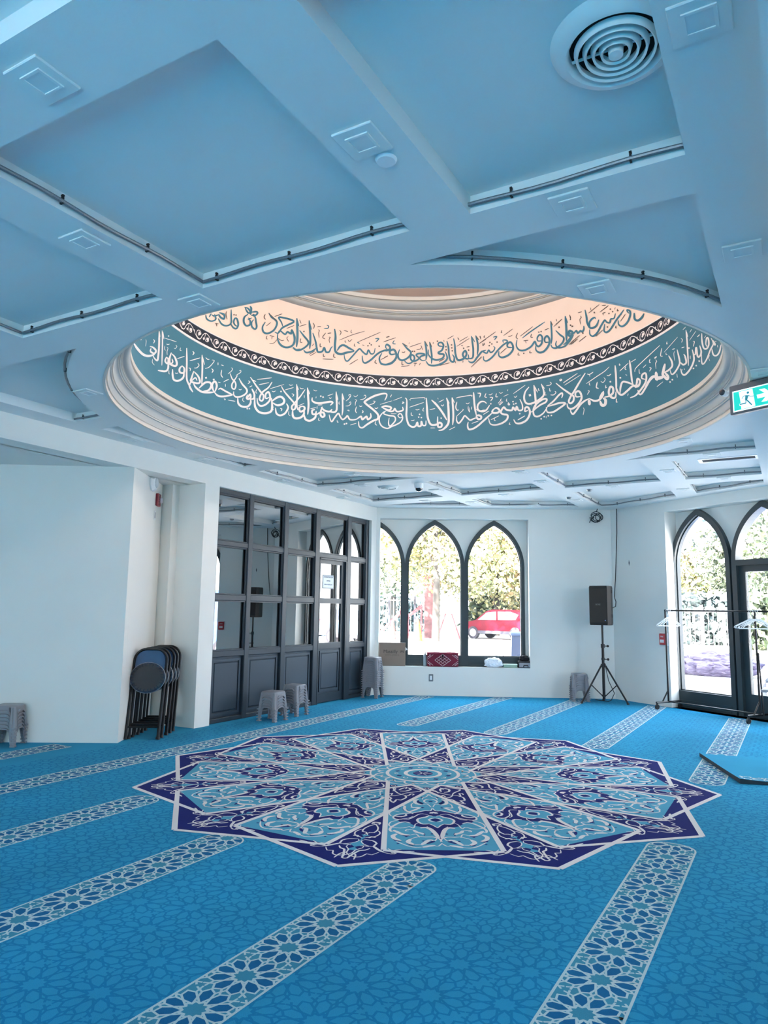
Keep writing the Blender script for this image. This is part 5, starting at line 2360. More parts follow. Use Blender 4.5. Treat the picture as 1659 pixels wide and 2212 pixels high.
# stack of folded cloths at the right edge
cx, cy = away(1679, 9.9)
t = frame(cx, cy, 0.97, -0.05)
e = empty('side_table', T=t, label='grey side table at the right edge beside the glazed door', cat='table')
mb = MB()
mb.rbox(-0.20, 0.35, -0.2, 0.2, 0.50, 0.53, 0.006)
mb.build('tabletop', M_stool, e)
for sx in (-0.06, 0.32):
    for sy in (-0.17, 0.17):
        mb = MB()
        mb.box(sx - 0.015, sx + 0.015, sy - 0.015, sy + 0.015, 0, 0.50)
        mb.build('leg', M_stool, e)
M_cl1, M_cl2 = mat('grey_cloth', (150, 152, 160), 0.9, bump=0.3), mat('pale_cloth', (206, 210, 220), 0.9, bump=0.3)
for i, (z0, z1, m, w, lab) in enumerate(((0.531, 0.575, M_cl1, 0.155, 'folded dark grey cloth lying under a white cushion at the right edge'),
                                         (0.576, 0.665, M_cl2, 0.185, 'pale grey cushion at the right edge beside the clothes rail'),
                                         (0.666, 0.80, M_cl1, 0.140, 'crumpled grey jacket lying on the pale cushion at the right edge'))):
    bm = bmesh.new()
    bmesh.ops.create_icosphere(bm, subdivisions=4, radius=1.0)
    for v in bm.verts:
        p = v.co.copy()
        k = 1 + 0.12 * noise.noise(p * (2.5 + i))
        sgn = lambda a, ex: math.copysign(abs(a) ** ex, a)
        v.co = Vector((sgn(p.x, 0.6) * (w + 0.06) * k + 0.09, sgn(p.y, 0.6) * 0.16 * k, sgn(p.z, 0.7) * (z1 - z0) / 2))
    me = bpy.data.meshes.new('folded_cloth')
    bm.to_mesh(me)
    bm.free()
    me.materials.append(m)
    o = bpy.data.objects.new(['folded_cloth', 'cushion', 'jacket'][i], me)
    o.matrix_world = t @ Matrix.Translation((0, 0, (z0 + z1) / 2))
    COL.objects.link(o)
    tag(o, lab, ['cloth', 'cushion', 'jacket'][i])

# loose piece of carpet
Am, Bm = Vector((-0.905, 7.97, 0)), Vector((-0.478, 6.905, 0))
dv = Vector((0.93, 0.37, 0)).normalized()
Tm = frame(Bm.x, Bm.y, dv.x, dv.y)
ln = (Am - Bm).length
e = empty('carpet_piece', T=Tm, label='loose blue carpet offcut lying askew on the carpet at the right edge', cat='carpet piece')
sk = (Tm.inverted() @ Am)
mb = MB()
N = 12
v = []
for i in range(N + 1):
    for j in range(N + 1):
        u, w = i / N, j / N
        z = 0.016 + 0.022 * math.exp(-u * 9) + 0.006 * math.exp(-w * 8)
        v.append((u * 1.6 + sk.x * w, sk.y * w, z))
k = N + 1
mb.add(v, [(i * k + j, (i + 1) * k + j, (i + 1) * k + j + 1, i * k + j + 1) for i in range(N) for j in range(N)], 0)
lo = [(p[0], p[1], 0.004 if n_ else 0.004) for n_, p in enumerate(v)]
rim = [(0, j) for j in range(N, -1, -1)] + [(i, 0) for i in range(1, N + 1)]
rv = [v[i * k + j] for i, j in rim] + [lo[i * k + j] for i, j in rim]
n = len(rim)
mb.add(rv, [(q, q + 1, n + q + 1, n + q) for q in range(n - 1)], 1)
mb.build('pile', [C_field, mat('dark_carpet_backing', (34, 52, 62), 0.95)], e)
mb = MB()
S = []
for i in range(10):
    c = np.array([0.09 + i * 0.273, 0.09])
    S.append(SEG + c)
S = clip_segs(np.concatenate(S), 0.03, 1.58, 0.012, 0.15)
V, F = seg_quads(S, 0.009, 0.0)
V[:, 2] = 0.018 + 0.022 * np.exp(-V[:, 0] / 1.6 * 9) + 0.006 * np.exp(-V[:, 1] / sk.y * 8)
V[:, 0] += sk.x * V[:, 1] / sk.y
mb.quads(V, F)
V, F = seg_quads(clip_segs(np.array([[(0.03, 0.012), (1.58, 0.012)], [(0.03, 0.15), (1.58, 0.15)]]), 0, 2, 0, 1), 0.011, 0.0)
V[:, 2] = 0.0245
mb.build('woven_border', C_pale, e)

# ------------------------------------------------------------------ ceiling fixtures
M_lens = mat('frosted_lens', (214, 220, 222), 0.5, var=0.01)


def make_downlight():
    root = empty('ceiling_downlight')
    mb = MB()
    mb.rbox(-0.085, 0.085, -0.085, 0.085, -0.010, 0.0, 0.003)
    mb.build('trim_plate', M_ceil, root)
    mb = MB()
    for x0, x1, y0, y1 in ((-0.048, 0.048, -0.048, -0.038), (-0.048, 0.048, 0.038, 0.048), (-0.048, -0.038, -0.038, 0.038), (0.038, 0.048, -0.038, 0.038)):
        mb.box(x0, x1, y0, y1, -0.0150, -0.0098)
    mb.build('inner_rim', M_ceil, root)
    mb = MB()
    mb.box(-0.038, 0.038, -0.038, 0.038, -0.0118, -0.0098)
    mb.build('lens', M_lens, root)
    return root


NEAR = [((91, 176), 'on the beam at the top left corner'), ((783, 307), 'beside the round speaker cover'), ((183, 523), 'on the left beam between the two large recesses'),
        ((430, 654), 'on the beam crossing left of the dome opening'), ((1237, 440), 'on the beam between the diffuser recess and the curved recess'),
        ((1512, 42), 'on the right beam beside the round diffuser'), ((1604, 543), 'on the right beam beside the curved recess'), ((1289, 625), 'on the ring between the curved recess and the dome'),
        ((1650, 804), 'above the exit sign'), ((190, 849), 'on the ring left of the dome')]
FAR = [(285, 951), (440, 994), (608, 1040), (762, 1026), (783, 1049), (741, 1076), (920, 1083), (942, 1060), (1475, 953), (1538, 983), (1443, 1018), (1325, 1051),
       (1124, 1021), (1170, 1041), (1092, 1070), (1565, 1034), (1477, 1058), (1155, 1092), (1391, 1087), (1020, 1086), (1245, 1081)]
dl = make_downlight()
first = True
allp = [(p, 'square white ceiling downlight ' + s, None) for p, s in NEAR]
ordn = ['first', 'second', 'third', 'fourth', 'fifth', 'sixth', 'seventh', 'eighth', 'ninth', 'tenth', 'eleventh', 'twelfth', 'thirteenth', 'fourteenth', 'fifteenth', 'sixteenth',
        'seventeenth', 'eighteenth', 'nineteenth', 'twentieth', 'last']
for i, p in enumerate(sorted(FAR)):
    allp.append((p, 'small square downlight beyond the dome, %s counted from the left of the photo' % ordn[i], 1))
for p, lab, g in allp:
    o = dl if first else dup(dl)
    first = False
    c = onz(p[0], p[1], CEIL - 0.008)
    o.location = (c[0], c[1], CEIL - 0.0005)
    tag(o, lab, 'downlight', 'square ceiling downlights')

c = onz(834, 347, CEIL - 0.005)
e = empty('round_cover', (c[0], c[1], CEIL), label='round white flush cover beside the square downlight', cat='ceiling cover')
mb = MB()
mb.lathe([(0.0, -0.012), (0.036, -0.011), (0.040, -0.006), (0.043, 0.0)], 32)
mb.build('cover_disc', M_whitepl, e, smooth=True)
for p, lab in (((1228, 1075.5), 'tiny ceiling sensor near the coiled cable'), ((1273, 1059), 'tiny ceiling sensor in the far right bay')):
    c = onz(p[0], p[1], CEIL - 0.01)
    mb = MB()
    mb.lathe([(0.0, -0.03), (0.03, -0.026), (0.04, -0.01), (0.045, 0.0)], 20, T=Matrix.Translation((c[0], c[1], CEIL)))
    tag(mb.build('ceiling_sensor', M_grey), lab, 'sensor')


def diffuser(x, y, R, lab):
    e = empty('air_diffuser', (x, y, CTOP), label=lab, cat='air vent')
    mb = MB()
    mb.lathe([(R, 0.0), (R * 0.97, -0.012), (R * 0.86, -0.034), (R * 0.76, -0.038), (R * 0.72, -0.030), (R * 0.70, -0.001)], 48)
    mb.build('outer_bowl', M_ceil, e, smooth=True)
    mb = MB()
    mb.lathe([(0.0, -0.002), (R * 0.71, -0.002)], 40)  # black disc put in for the shade inside the duct
    mb.build('duct_shade_disc', mat('duct_shade_black', (10, 12, 16), 0.8), e)
    for q in (0.60, 0.47, 0.345, 0.22):
        mb = MB()
        mb.lathe([(R * (q + 0.035), -0.022), (R * q, -0.046), (R * (q - 0.03), -0.040), (R * (q - 0.005), -0.018)], 40)
        mb.build('louvre_ring', M_ceil, e, smooth=True)
    mb = MB()
    mb.lathe([(R * 0.12, -0.02), (R * 0.11, -0.05), (0.0, -0.054)], 24)
    mb.cyl((0, 0, -0.002), (0, 0, -0.03), 0.006)
    mb.box(-R * 0.68, R * 0.68, -0.004, 0.004, -0.024, -0.018)
    mb.build('centre_cone', M_ceil, e)
    return e


c = onz(1330, 108, CTOP - 0.03)
diffuser(c[0], c[1], 0.205, 'large round air diffuser in the ceiling recess at the top right')
c = onz(838, 1054, CTOP - 0.03)
diffuser(c[0], c[1], 0.16, 'small round air diffuser in the recess beyond the dome')

c = onz(905, 1049, CEIL - 0.03)
e = empty('dome_camera', (c[0], c[1], CEIL), label='white dome camera hanging from the ceiling beam beyond the dome', cat='camera')
mb = MB()
mb.lathe([(0.062, 0.0), (0.064, -0.03), (0.058, -0.062), (0.050, -0.068)], 24)
mb.build('base', M_whitepl, e, smooth=True)
mb = MB()
mb.lathe([(0.050, -0.066), (0.046, -0.09), (0.030, -0.108), (0.0, -0.115)], 24)
mb.build('bubble', mat('smoked_bubble', (24, 26, 32), 0.08, spec=0.8), e, smooth=True)

e = empty('linear_grille', (-0.585, 9.13, CTOP), label='long white slot grille in the ceiling recess at the far right', cat='air vent')
mb = MB()
mb.box(-0.32, 0.32, -0.115, -0.075, -0.02, 0)
mb.box(-0.32, 0.32, 0.075, 0.115, -0.02, 0)
mb.box(-0.32, -0.28, -0.075, 0.075, -0.02, 0)
mb.box(0.28, 0.32, -0.075, 0.075, -0.02, 0)
mb.build('grille_frame', M_whitepl, e)
mb = MB()
mb.box(-0.28, 0.28, -0.075, 0.075, -0.006, -0.001)
for i in range(7):
    y = -0.065 + i * 0.0215
    mb.box(-0.28, 0.28, y, y + 0.004, -0.016, -0.005)
mb.build('grille_slats', mat('dark_slats', (84, 88, 92), 0.6), e)

# conduits along the recess edges
CLAB = {(2, 1): 'in the large square recess left of the centre', (3, 1): 'in the recess with the large round diffuser', (1, 1): 'in the recess at the left edge', 'sp_nr': 'in the curved recess right of the dome',
        'sp_nl': 'in the curved recess left of the dome', 'sl_f': 'in the sliver recess by the left beam', 'sp_fl': 'in the curved recess beyond the dome on the left', 'sp_fr': 'in the curved recess beyond the dome on the right',
        (0, 2): 'in the recess with the small round diffuser', (1, 2): 'in the far recess beside the dome camera', (2, 2): 'in the far middle recess', (3, 2): 'in the recess with the slot grille',
        (1, 3): 'in the last recess before the arched windows', (2, 3): 'in the last recess above the loudspeaker', (3, 3): 'in the last recess above the arched door', (0, 3): 'in the last recess on the left'}
for key, lab in CLAB.items():
    if key not in coffers:
        continue
    p = coffers[key]
    n = len(p)
    cxm, cym = sum(q[0] for q in p) / n, sum(q[1] for q in p) / n
    # keep the edges whose outward normal points to +y or -x (the lit sides carry the conduit)
    keep = []
    for i in range(n):
        a, b = p[i], p[(i + 1) % n]
        l = math.hypot(b[0] - a[0], b[1] - a[1])
        if l < 1e-6:
            continue
        nx, ny = (b[1] - a[1]) / l, -(b[0] - a[0]) / l
        keep.append(ny > 0.35 or (nx < -0.7 and key not in ((3, 1), 'sp_nl')))
    idx = [i for i in range(n) if keep[i]]
    if not idx:
        continue
    st_ = next((i for i in idx if not keep[i - 1]), idx[0])
    path = []
    i = st_
    while keep[i % n] and len(path) < n + 1:
        path.append(p[i % n])
        i += 1
    path.append(p[i % n])
    # inset and resample
    ins = []
    for j in range(len(path)):
        a, b = path[max(0, j - 1)], path[min(len(path) - 1, j + 1)]
        l = math.hypot(b[0] - a[0], b[1] - a[1]) or 1
        nx, ny = -(b[1] - a[1]) / l, (b[0] - a[0]) / l
        f = 0.022 if (j in (0, len(path) - 1) or len(path) > 8) else 0.031
        ins.append((path[j][0] + nx * f, path[j][1] + ny * f))
    pts = []
    for j in range(len(ins) - 1):
        a, b = ins[j], ins[j + 1]
        k = max(1, int(math.hypot(b[0] - a[0], b[1] - a[1]) / 0.09))
        pts += [(a[0] + (b[0] - a[0]) * t / k, a[1] + (b[1] - a[1]) * t / k) for t in range(k)]
    pts.append(ins[-1])
    e = empty('flexible_conduit', (pts[0][0], pts[0][1], CEIL + 0.03), label='grey flexible conduit ' + lab, cat='conduit', group='conduits clipped inside the ceiling recesses')
    o = pts[0]
    loc3 = [(x - o[0], y - o[1], 0.005 * math.sin(j * 0.9 + len(str(key))) - 0.002) for j, (x, y) in enumerate(pts)]
    mb = MB()
    mb.tube(loc3, 0.0095, 8)
    mb.build('conduit_tube', M_grey, e, smooth=True)
    acc = 0.0
    nxt = 0.15
    for j in range(1, len(loc3)):
        a, b = Vector(loc3[j - 1]), Vector(loc3[j])
        acc += (b - a).length
        if acc > nxt:
            nxt = acc + 0.46
            d = (b - a).normalized()
            nn = Vector((-d.y, d.x, 0))
            mb = MB()
            Tq = Matrix(((d.x, -d.y, 0, b.x - nn.x * 0.004), (d.y, d.x, 0, b.y - nn.y * 0.004), (0, 0, 1, b.z), (0, 0, 0, 1)))
            mb.box(-0.004, 0.004, -0.010, 0.010, -0.012, 0.018, 0, Tq)
            mb.box(-0.005, 0.005, -0.004, 0.010, 0.022, 0.030, 0, Tq)
            mb.build('clip', M_black, e)
            if len(e.children) > 12:
                break

# ------------------------------------------------------------------ exit sign
A = onz(1540 + 470 / 13.94, 790 + 650 / 13.94, CEIL - 0.01)
B = onz(1659, 790 + 350 / 13.94, CEIL - 0.01)
TS = frame(A[0], A[1], B[0] - A[0], B[1] - A[1])


def sg(x, y, off=0.0):
    q = onframe(1540 + x / 13.94, 790 + y / 13.94, TS, off)
    return (q.x, q.z)


zb = sg(630, 1470)[1]
hgt = CEIL - 0.01 - zb
e = empty('exit_sign', T=TS, label='green running man exit sign hanging from the ceiling at the right edge', cat='exit sign')
mb = MB()
mb.rbox(0.0, hgt * 1.85, 0.002, 0.05, zb, CEIL - 0.005, 0.006)
mb.build('sign_case', mat('grey_sign_case', (98, 104, 112), 0.4), e)
M_sw = mat('backlit_white', (240, 252, 252), 0.4, emit=(226, 250, 250), es=0.7)
M_sg = mat('backlit_green', (0, 190, 176), 0.4, emit=(0, 200, 186), es=0.55)
M_man = mat('pictogram_green', (38, 140, 160), 0.4, emit=(30, 130, 150), es=0.30)


def sgpoly(mb, pts, y):
    V, Fc = tri2d([sg(*p) for p in pts], [])
    mb.add([(a, y, b) for a, b in V], Fc)


def sgline(mb, pts, w, y):
    V, F = ribbon([sg(*p) for p in pts], w * 4.9 / FPX / 13.94, 0.01, 0.9, 0.9, False)
    mb.quads([(a[0], y, a[1]) for a in V], F)


i0, i1, i2 = sg(585, 790), sg(700, 1390), sg(1659, 540)
x0, z1 = i0
z0 = i1[1]
x1 = hgt * 1.85 - (x0 - 0.0) * 1.0
mb = MB()
mb.box(x0, x1, -0.001, 0.002, z0, z1)
mb.build('white_face', M_sw, e)
b = (z1 - z0) * 0.055
mb = MB()
mb.box(x0 + b, x1 - b, -0.002, -0.001, z0 + b, z1 - b)
mb.build('green_field', M_sg, e)
mb = MB()
sgpoly(mb, [(785, 795), (1195, 695), (1285, 1200), (1240, 1225), (865, 1310), (860, 1215), (810, 1210), (800, 1160), (845, 1125)], -0.003)
mb.build('door_symbol', M_sw, e)
mb = MB()
V, F = dot(*sg(1060, 812), 42 * 4.9 / FPX / 13.94, 20)
mb.quads([(a[0], -0.004, a[1]) for a in V], F)
sgline(mb, [(880, 1005), (925, 918), (1045, 893)], 26, -0.004)
sgline(mb, [(1070, 890), (1130, 922), (1235, 910)], 24, -0.004)
sgpoly(mb, [(985, 895), (1090, 890), (1040, 1030), (970, 1030)], -0.004)
sgline(mb, [(1000, 1020), (1000, 1125), (815, 1172)], 44, -0.004)
sgline(mb, [(1010, 1015), (1095, 1095), (1180, 1180)], 44, -0.004)
mb.build('running_figure', M_man, e)
mb = MB()
sgpoly(mb, [(1325, 880), (1565, 818), (1395, 722), (1560, 682), (1800, 830), (1640, 1062), (1465, 1092), (1590, 932), (1350, 990)], -0.003)
mb.build('arrow_symbol', M_sw, e)
q = onframe(1540 + 325 / 13.94, 790 + 820 / 13.94, TS, 0.02)
mb = MB()
Tl = Matrix.Translation((q.x, 0.02, q.z)) @ Matrix.Rotation(math.pi / 2, 4, 'X')
rl = 105 * 4.9 / FPX / 13.94
mb.lathe([(rl * 1.12, -0.03), (rl * 1.12, 0.02), (rl, 0.024)], 24, T=Tl)
mb.cyl((q.x, 0.03, q.z), (0.01, 0.03, q.z + 0.01), 0.008)
mb.build('lamp_head', M_whitepl, e, smooth=True)
mb = MB()
mb.lathe([(rl, 0.023), (rl * 0.6, 0.027), (0.0, 0.028)], 24, T=Tl)
mb.build('lamp_lens', mat('dark_lens', (44, 54, 66), 0.2), e)
# ------------------------------------------------------------------ outside
mb = MB()
mb.box(-90, 90, -30, 120, -0.30, -0.12)
tag(mb.build('ground', M_cloud), kind='structure')
mb = MB()
mb.box(-40, 40, -28, -7.32, -0.12, -0.11)  # unseen yard, added to tune the light bouncing up into the room
mb.box(3.02, 40, -7.32, 6.5, -0.12, -0.11)
tag(mb.build('added_bounce_yard', mat('added_yard_grey', (104, 104, 104), 0.9, var=0.15, scale=3)), kind='structure')
M_leaf = {'yellow': [mat('yellow_green_leaf', (100, 100, 56), 0.6), mat('pale_leaf', (113, 113, 81), 0.6), mat('mid_leaf', (77, 84, 51), 0.6), mat('orange_leaf', (113, 95, 66), 0.6)],
          'green': [mat('green_leaf', (67, 79, 56), 0.6), mat('pale_green_leaf', (93, 100, 77), 0.6), mat('dark_leaf', (46, 59, 45), 0.6), mat('grey_green_leaf', (81, 88, 77), 0.6)],
          'blue': [mat('blue_green_leaf', (64, 78, 77), 0.6), mat('pale_blue_leaf', (91, 99, 102), 0.6), mat('dark_blue_leaf', (46, 60, 63), 0.6), mat('soft_leaf', (77, 88, 88), 0.6)]}  # darker and paler leaf tones, mixed at random
M_bark = mat('grey_brown_bark', (40, 36, 34), 0.9, var=0.2, scale=5, bump=0.5, bscale=12)


def tree(px, dist, height, rad, zc, kind, lab, n=2600, leaf=0.24, trunk=0.16, group='trees outside the windows'):
    x, y = away(px, dist)
    e = empty('tree', (x, y, -0.12), label=lab, cat='tree', group=group)
    mb = MB()
    mb.tube([(0, 0, 0), (0.05, 0, zc * 0.5), (-0.05, 0.05, zc), (0.0, 0.0, zc + rad * 0.5)], [trunk * 1.25, trunk, trunk * 0.75, trunk * 0.25], 10)
    for k in range(7):
        a = k * 0.9 + px
        z = zc * 0.62 + k * rad * 0.13
        mb.tube([(0, 0, z), (math.cos(a) * rad * 0.4, math.sin(a) * rad * 0.4, z + rad * 0.35), (math.cos(a) * rad * 0.75, math.sin(a) * rad * 0.75, z + rad * 0.55)],
                [trunk * 0.4, trunk * 0.25, 0.02], 6)
    mb.build('trunk', M_bark, e, smooth=True)
    R = np.random.default_rng(int(px))
    k = 26
    cd = R.normal(size=(k, 3))
    n = int(n * 2.3)
    leaf *= 0.6
    cd /= np.linalg.norm(cd, axis=1)[:, None]
    cc = cd * (R.uniform(0.35, 0.85, (k, 1))) * np.array([rad, rad, rad * 0.85]) + np.array([0, 0, zc])
    ci = R.integers(0, k, n)
    off = R.normal(size=(n, 3))
    off /= np.linalg.norm(off, axis=1)[:, None]
    pos = cc[ci] + off * (R.uniform(0.5, 1.0, (n, 1)) * rad * 0.36)
    u = R.normal(size=(n, 3))
    u /= np.linalg.norm(u, axis=1)[:, None]
    w = np.cross(u, R.normal(size=(n, 3)))
    w /= np.linalg.norm(w, axis=1)[:, None]
    s = leaf * R.uniform(0.6, 1.3, (n, 1))
    V = np.stack([pos - u * s, pos + w * s * 0.6, pos + u * s, pos - w * s * 0.6], 1).reshape(-1, 3)
    me = bpy.data.meshes.new('crown')
    me.from_pydata(V.tolist(), [], np.arange(4 * n).reshape(-1, 4).tolist())
    for m in M_leaf[kind]:
        me.materials.append(m)
    cm = R.integers(0, 4, k)
    mi = np.where(R.random(n) < 0.6, cm[ci], R.integers(0, 4, n))
    me.polygons.foreach_set('material_index', mi.astype(np.int32))
    o = bpy.data.objects.new('crown', me)
    COL.objects.link(o)
    o.parent = e


tree(941, 36, 9, 4.2, 5.6, 'yellow', 'yellow-green tree with a straight grey trunk in the middle arched window', 3600, 0.22)
tree(848, 44, 9, 4.6, 5.6, 'green', 'green tree behind the fence in the leftmost arched window', 3000, 0.26)
tree(1072, 46, 9, 5.0, 5.2, 'yellow', 'large autumn tree above the red car', 4200, 0.26)
tree(1165, 44, 9, 4.6, 5.4, 'yellow', 'autumn tree at the right side of the right-hand arched window', 3000, 0.26)
tree(1005, 60, 9, 5.2, 4.6, 'green', 'pale green tree far behind between two arched windows', 2600, 0.34)
tree(1500, 62, 9, 4.4, 3.6, 'yellow', 'pale autumn tree behind the railing in the tall arched window', 2800, 0.34)
tree(1560, 70, 9, 5.6, 5.2, 'blue', 'blue-green tree rising above the others in the tall arched window', 3000, 0.38)
tree(1655, 48, 9, 4.4, 4.6, 'green', 'green tree seen through the door glass', 3000, 0.28)
tree(1790, 40, 9, 4.0, 4.8, 'green', 'green tree right of the door', 2000, 0.28)
tree(700, 42, 9, 4.4, 5.2, 'green', 'green tree left of the arched windows', 2000, 0.28)


def hedge(p0, p1, dist, h, lab, kind='green', n=1800):
    x0, y0 = away(p0, dist)
    x1, y1 = away(p1, dist)
    R = np.random.default_rng(int(p0))
    t = R.random((n, 1))
    pos = np.array([x0, y0, 0]) + t * np.array([x1 - x0, y1 - y0, 0]) + R.normal(0, 0.35, (n, 3)) * np.array([1, 1, 0.3])
    pos[:, 2] = R.random(n) * h * (0.75 + 0.25 * np.sin(t[:, 0] * 20)) - 0.1
    u = R.normal(size=(n, 3))
    u /= np.linalg.norm(u, axis=1)[:, None]
    w = np.cross(u, R.normal(size=(n, 3)))
    w /= np.linalg.norm(w, axis=1)[:, None]
    s = 0.26 * R.uniform(0.6, 1.3, (n, 1))
    V = np.stack([pos - u * s, pos + w * s * 0.6, pos + u * s, pos - w * s * 0.6], 1).reshape(-1, 3)
    me = bpy.data.meshes.new('hedge')
    me.from_pydata(V.tolist(), [], np.arange(4 * n).reshape(-1, 4).tolist())
    for m in M_leaf[kind]:
        me.materials.append(m)
    me.polygons.foreach_set('material_index', R.integers(0, 4, n).astype(np.int32))
    o = bpy.data.objects.new('hedge', me)
    COL.objects.link(o)
    tag(o, lab, 'hedge')


hedge(1020, 1150, 50, 3.0, 'dark green hedge behind the red car', 'green', 2600)
hedge(1480, 1610, 40, 2.6, 'mixed shrubs behind the railing in the tall arched window', 'blue', 2600)
hedge(815, 900, 52, 2.6, 'shrubs behind the fence in the leftmost arched window', 'blue', 1500)
hedge(1610, 1720, 36, 2.4, 'shrubs beyond the door glass', 'green', 1500)


def fence(p0, p1, dist, h, lab, m, post_m, gap=0.14, posts=4):
    x0, y0 = away(p0, dist)
    x1, y1 = away(p1, dist)
    T = frame(x0, y0, x1 - x0, y1 - y0, -0.12)
    L = math.hypot(x1 - x0, y1 - y0)
    e = empty('fence', T=T, label=lab, cat='fence')
    mb = MB()
    for i in range(int(L / gap)):
        mb.box(i * gap, i * gap + 0.028, 0, 0.028, 0.08, h)
    mb.build('pickets', m, e)
    for z in (0.2, h - 0.15):
        mb = MB()
        mb.box(0, L, -0.01, 0.04, z, z + 0.045)
        mb.build('rail', m, e)
    for i in range(posts):
        x = L * i / (posts - 1)
        mb = MB()
        mb.box(x - 0.06, x + 0.06, -0.05, 0.07, 0, h + 0.12)
        mb.build('post', post_m, e)


M_rail = mat('dark_railing', (40, 36, 42), 0.5)
M_wfence = mat('pale_fence', (120, 112, 106), 0.7)
fence(812, 924, 42, 2.2, 'pale picket fence with dark posts behind the traffic cones', M_wfence, mat('charcoal_post', (30, 28, 38), 0.7), 0.2, 5)
fence(1470, 1612, 30, 1.75, 'dark iron railing in front of the shrubs', M_rail, M_rail, 0.16, 4)
x, y = away(1545, 32.5)
mb = MB()
mb.box(-9, 9, -1.6, 1.6, -0.13, -0.10, 0, frame(x, y, 1, 0))
tag(mb.build('grass_verge', mat('dry_grass', (120, 124, 60), 0.9, var=0.2, scale=3)), 'strip of dry grass behind the iron railing', 'grass', kind='stuff')

# brick pier and white building
x, y = away(929, 40)
mb = MB()
mb.box(-0.32, 0.32, -0.3, 0.3, -0.12, 3.3, 0, frame(x, y, 1, 0.5))
o = mb.build('brick_pier', mat('pink_brick', (84, 56, 58), 0.9, var=0.25, scale=9, bump=0.6, bscale=20))
tag(o, 'tall pinkish brick pier beside the tree trunk', 'pillar')
x, y = away(988, 56)
e = empty('white_building', T=frame(x, y, 0.9, 0.45, -0.12), label='white rendered building end behind the trees', cat='building')
mb = MB()
mb.box(-1.2, 0.9, 0, 4, 0, 4.6)
mb.build('building_wall', mat('white_render', (150, 146, 146), 0.8), e)
mb = MB()
mb.box(-0.25, 0.25, -0.03, 0.02, 2.2, 3.2)
mb.build('window', mat('dark_window', (70, 76, 90), 0.2), e)
mb = MB()
mb.box(-1.35, 1.05, -0.15, 4.1, 4.6, 4.8)
mb.build('roof', mat('grey_roof', (140, 138, 140), 0.8), e)


def cone(px, dist, h, m, lab):
    x, y = away(px, dist)
    e = empty('traffic_cone', (x, y, -0.12), label=lab, cat='traffic cone', group='traffic cones outside')
    mb = MB()
    mb.box(-0.32 * h, 0.32 * h, -0.32 * h, 0.32 * h, 0, 0.04)
    mb.build('base', m, e)
    mb = MB()
    mb.lathe([(0.22 * h, 0.04), (0.05 * h, h), (0.0, h)], 20)
    mb.build('cone_body', m, e, smooth=True)


M_or = mat('orange_cone_plastic', (200, 84, 20), 0.5)
cone(903, 36, 1.05, M_or, 'tall orange traffic cone in the middle arched window')
cone(848, 37, 0.95, mat('red_cone_plastic', (180, 40, 36), 0.5), 'red traffic cone in the leftmost arched window')
M_rw = mat('red_barrier_paint', (160, 40, 46), 0.5)
for i, (pa, za, pb, zb_, d, lab) in enumerate(((822, 0.35, 872, 1.55, 37.5, 'sloping red barrier pole in the leftmost window'), (880, 1.15, 912, 1.75, 39, 'sloping red rail left of the brick pier'))):
    a, b = away(pa, d), away(pb, d)
    e = empty('barrier', (a[0], a[1], -0.12), label=lab, cat='barrier')
    mb = MB()
    mb.tube([(0, 0, za), (b[0] - a[0], b[1] - a[1], zb_)], 0.075, 8)
    mb.build('rail', M_rw, e)
    for q in (0.06, 0.94):
        mb = MB()
        z = za + (zb_ - za) * q
        mb.cyl(((b[0] - a[0]) * q, (b[1] - a[1]) * q, 0), ((b[0] - a[0]) * q, (b[1] - a[1]) * q, z), 0.05, n=8)
        mb.build('post', M_rw, e)
x, y = away(969, 38)
e = empty('trestle', T=frame(x, y, 0.9, 0.4, -0.12), label='red and white folding trestle right of the tree trunk', cat='barrier')
for sx in (-1, 1):
    for sy in (-1, 1):
        mb = MB()
        mb.tube([(sx * 0.15, 0, 1.35), (sx * 0.62, sy * 0.4, 0)], 0.045, 6)
        mb.build('leg', M_rw, e)
mb = MB()
mb.box(-0.22, 0.22, -0.03, 0.03, 1.28, 1.42)
mb.box(-0.4, 0.4, -0.02, 0.02, 0.5, 0.62)
mb.build('board', M_wfence, e)


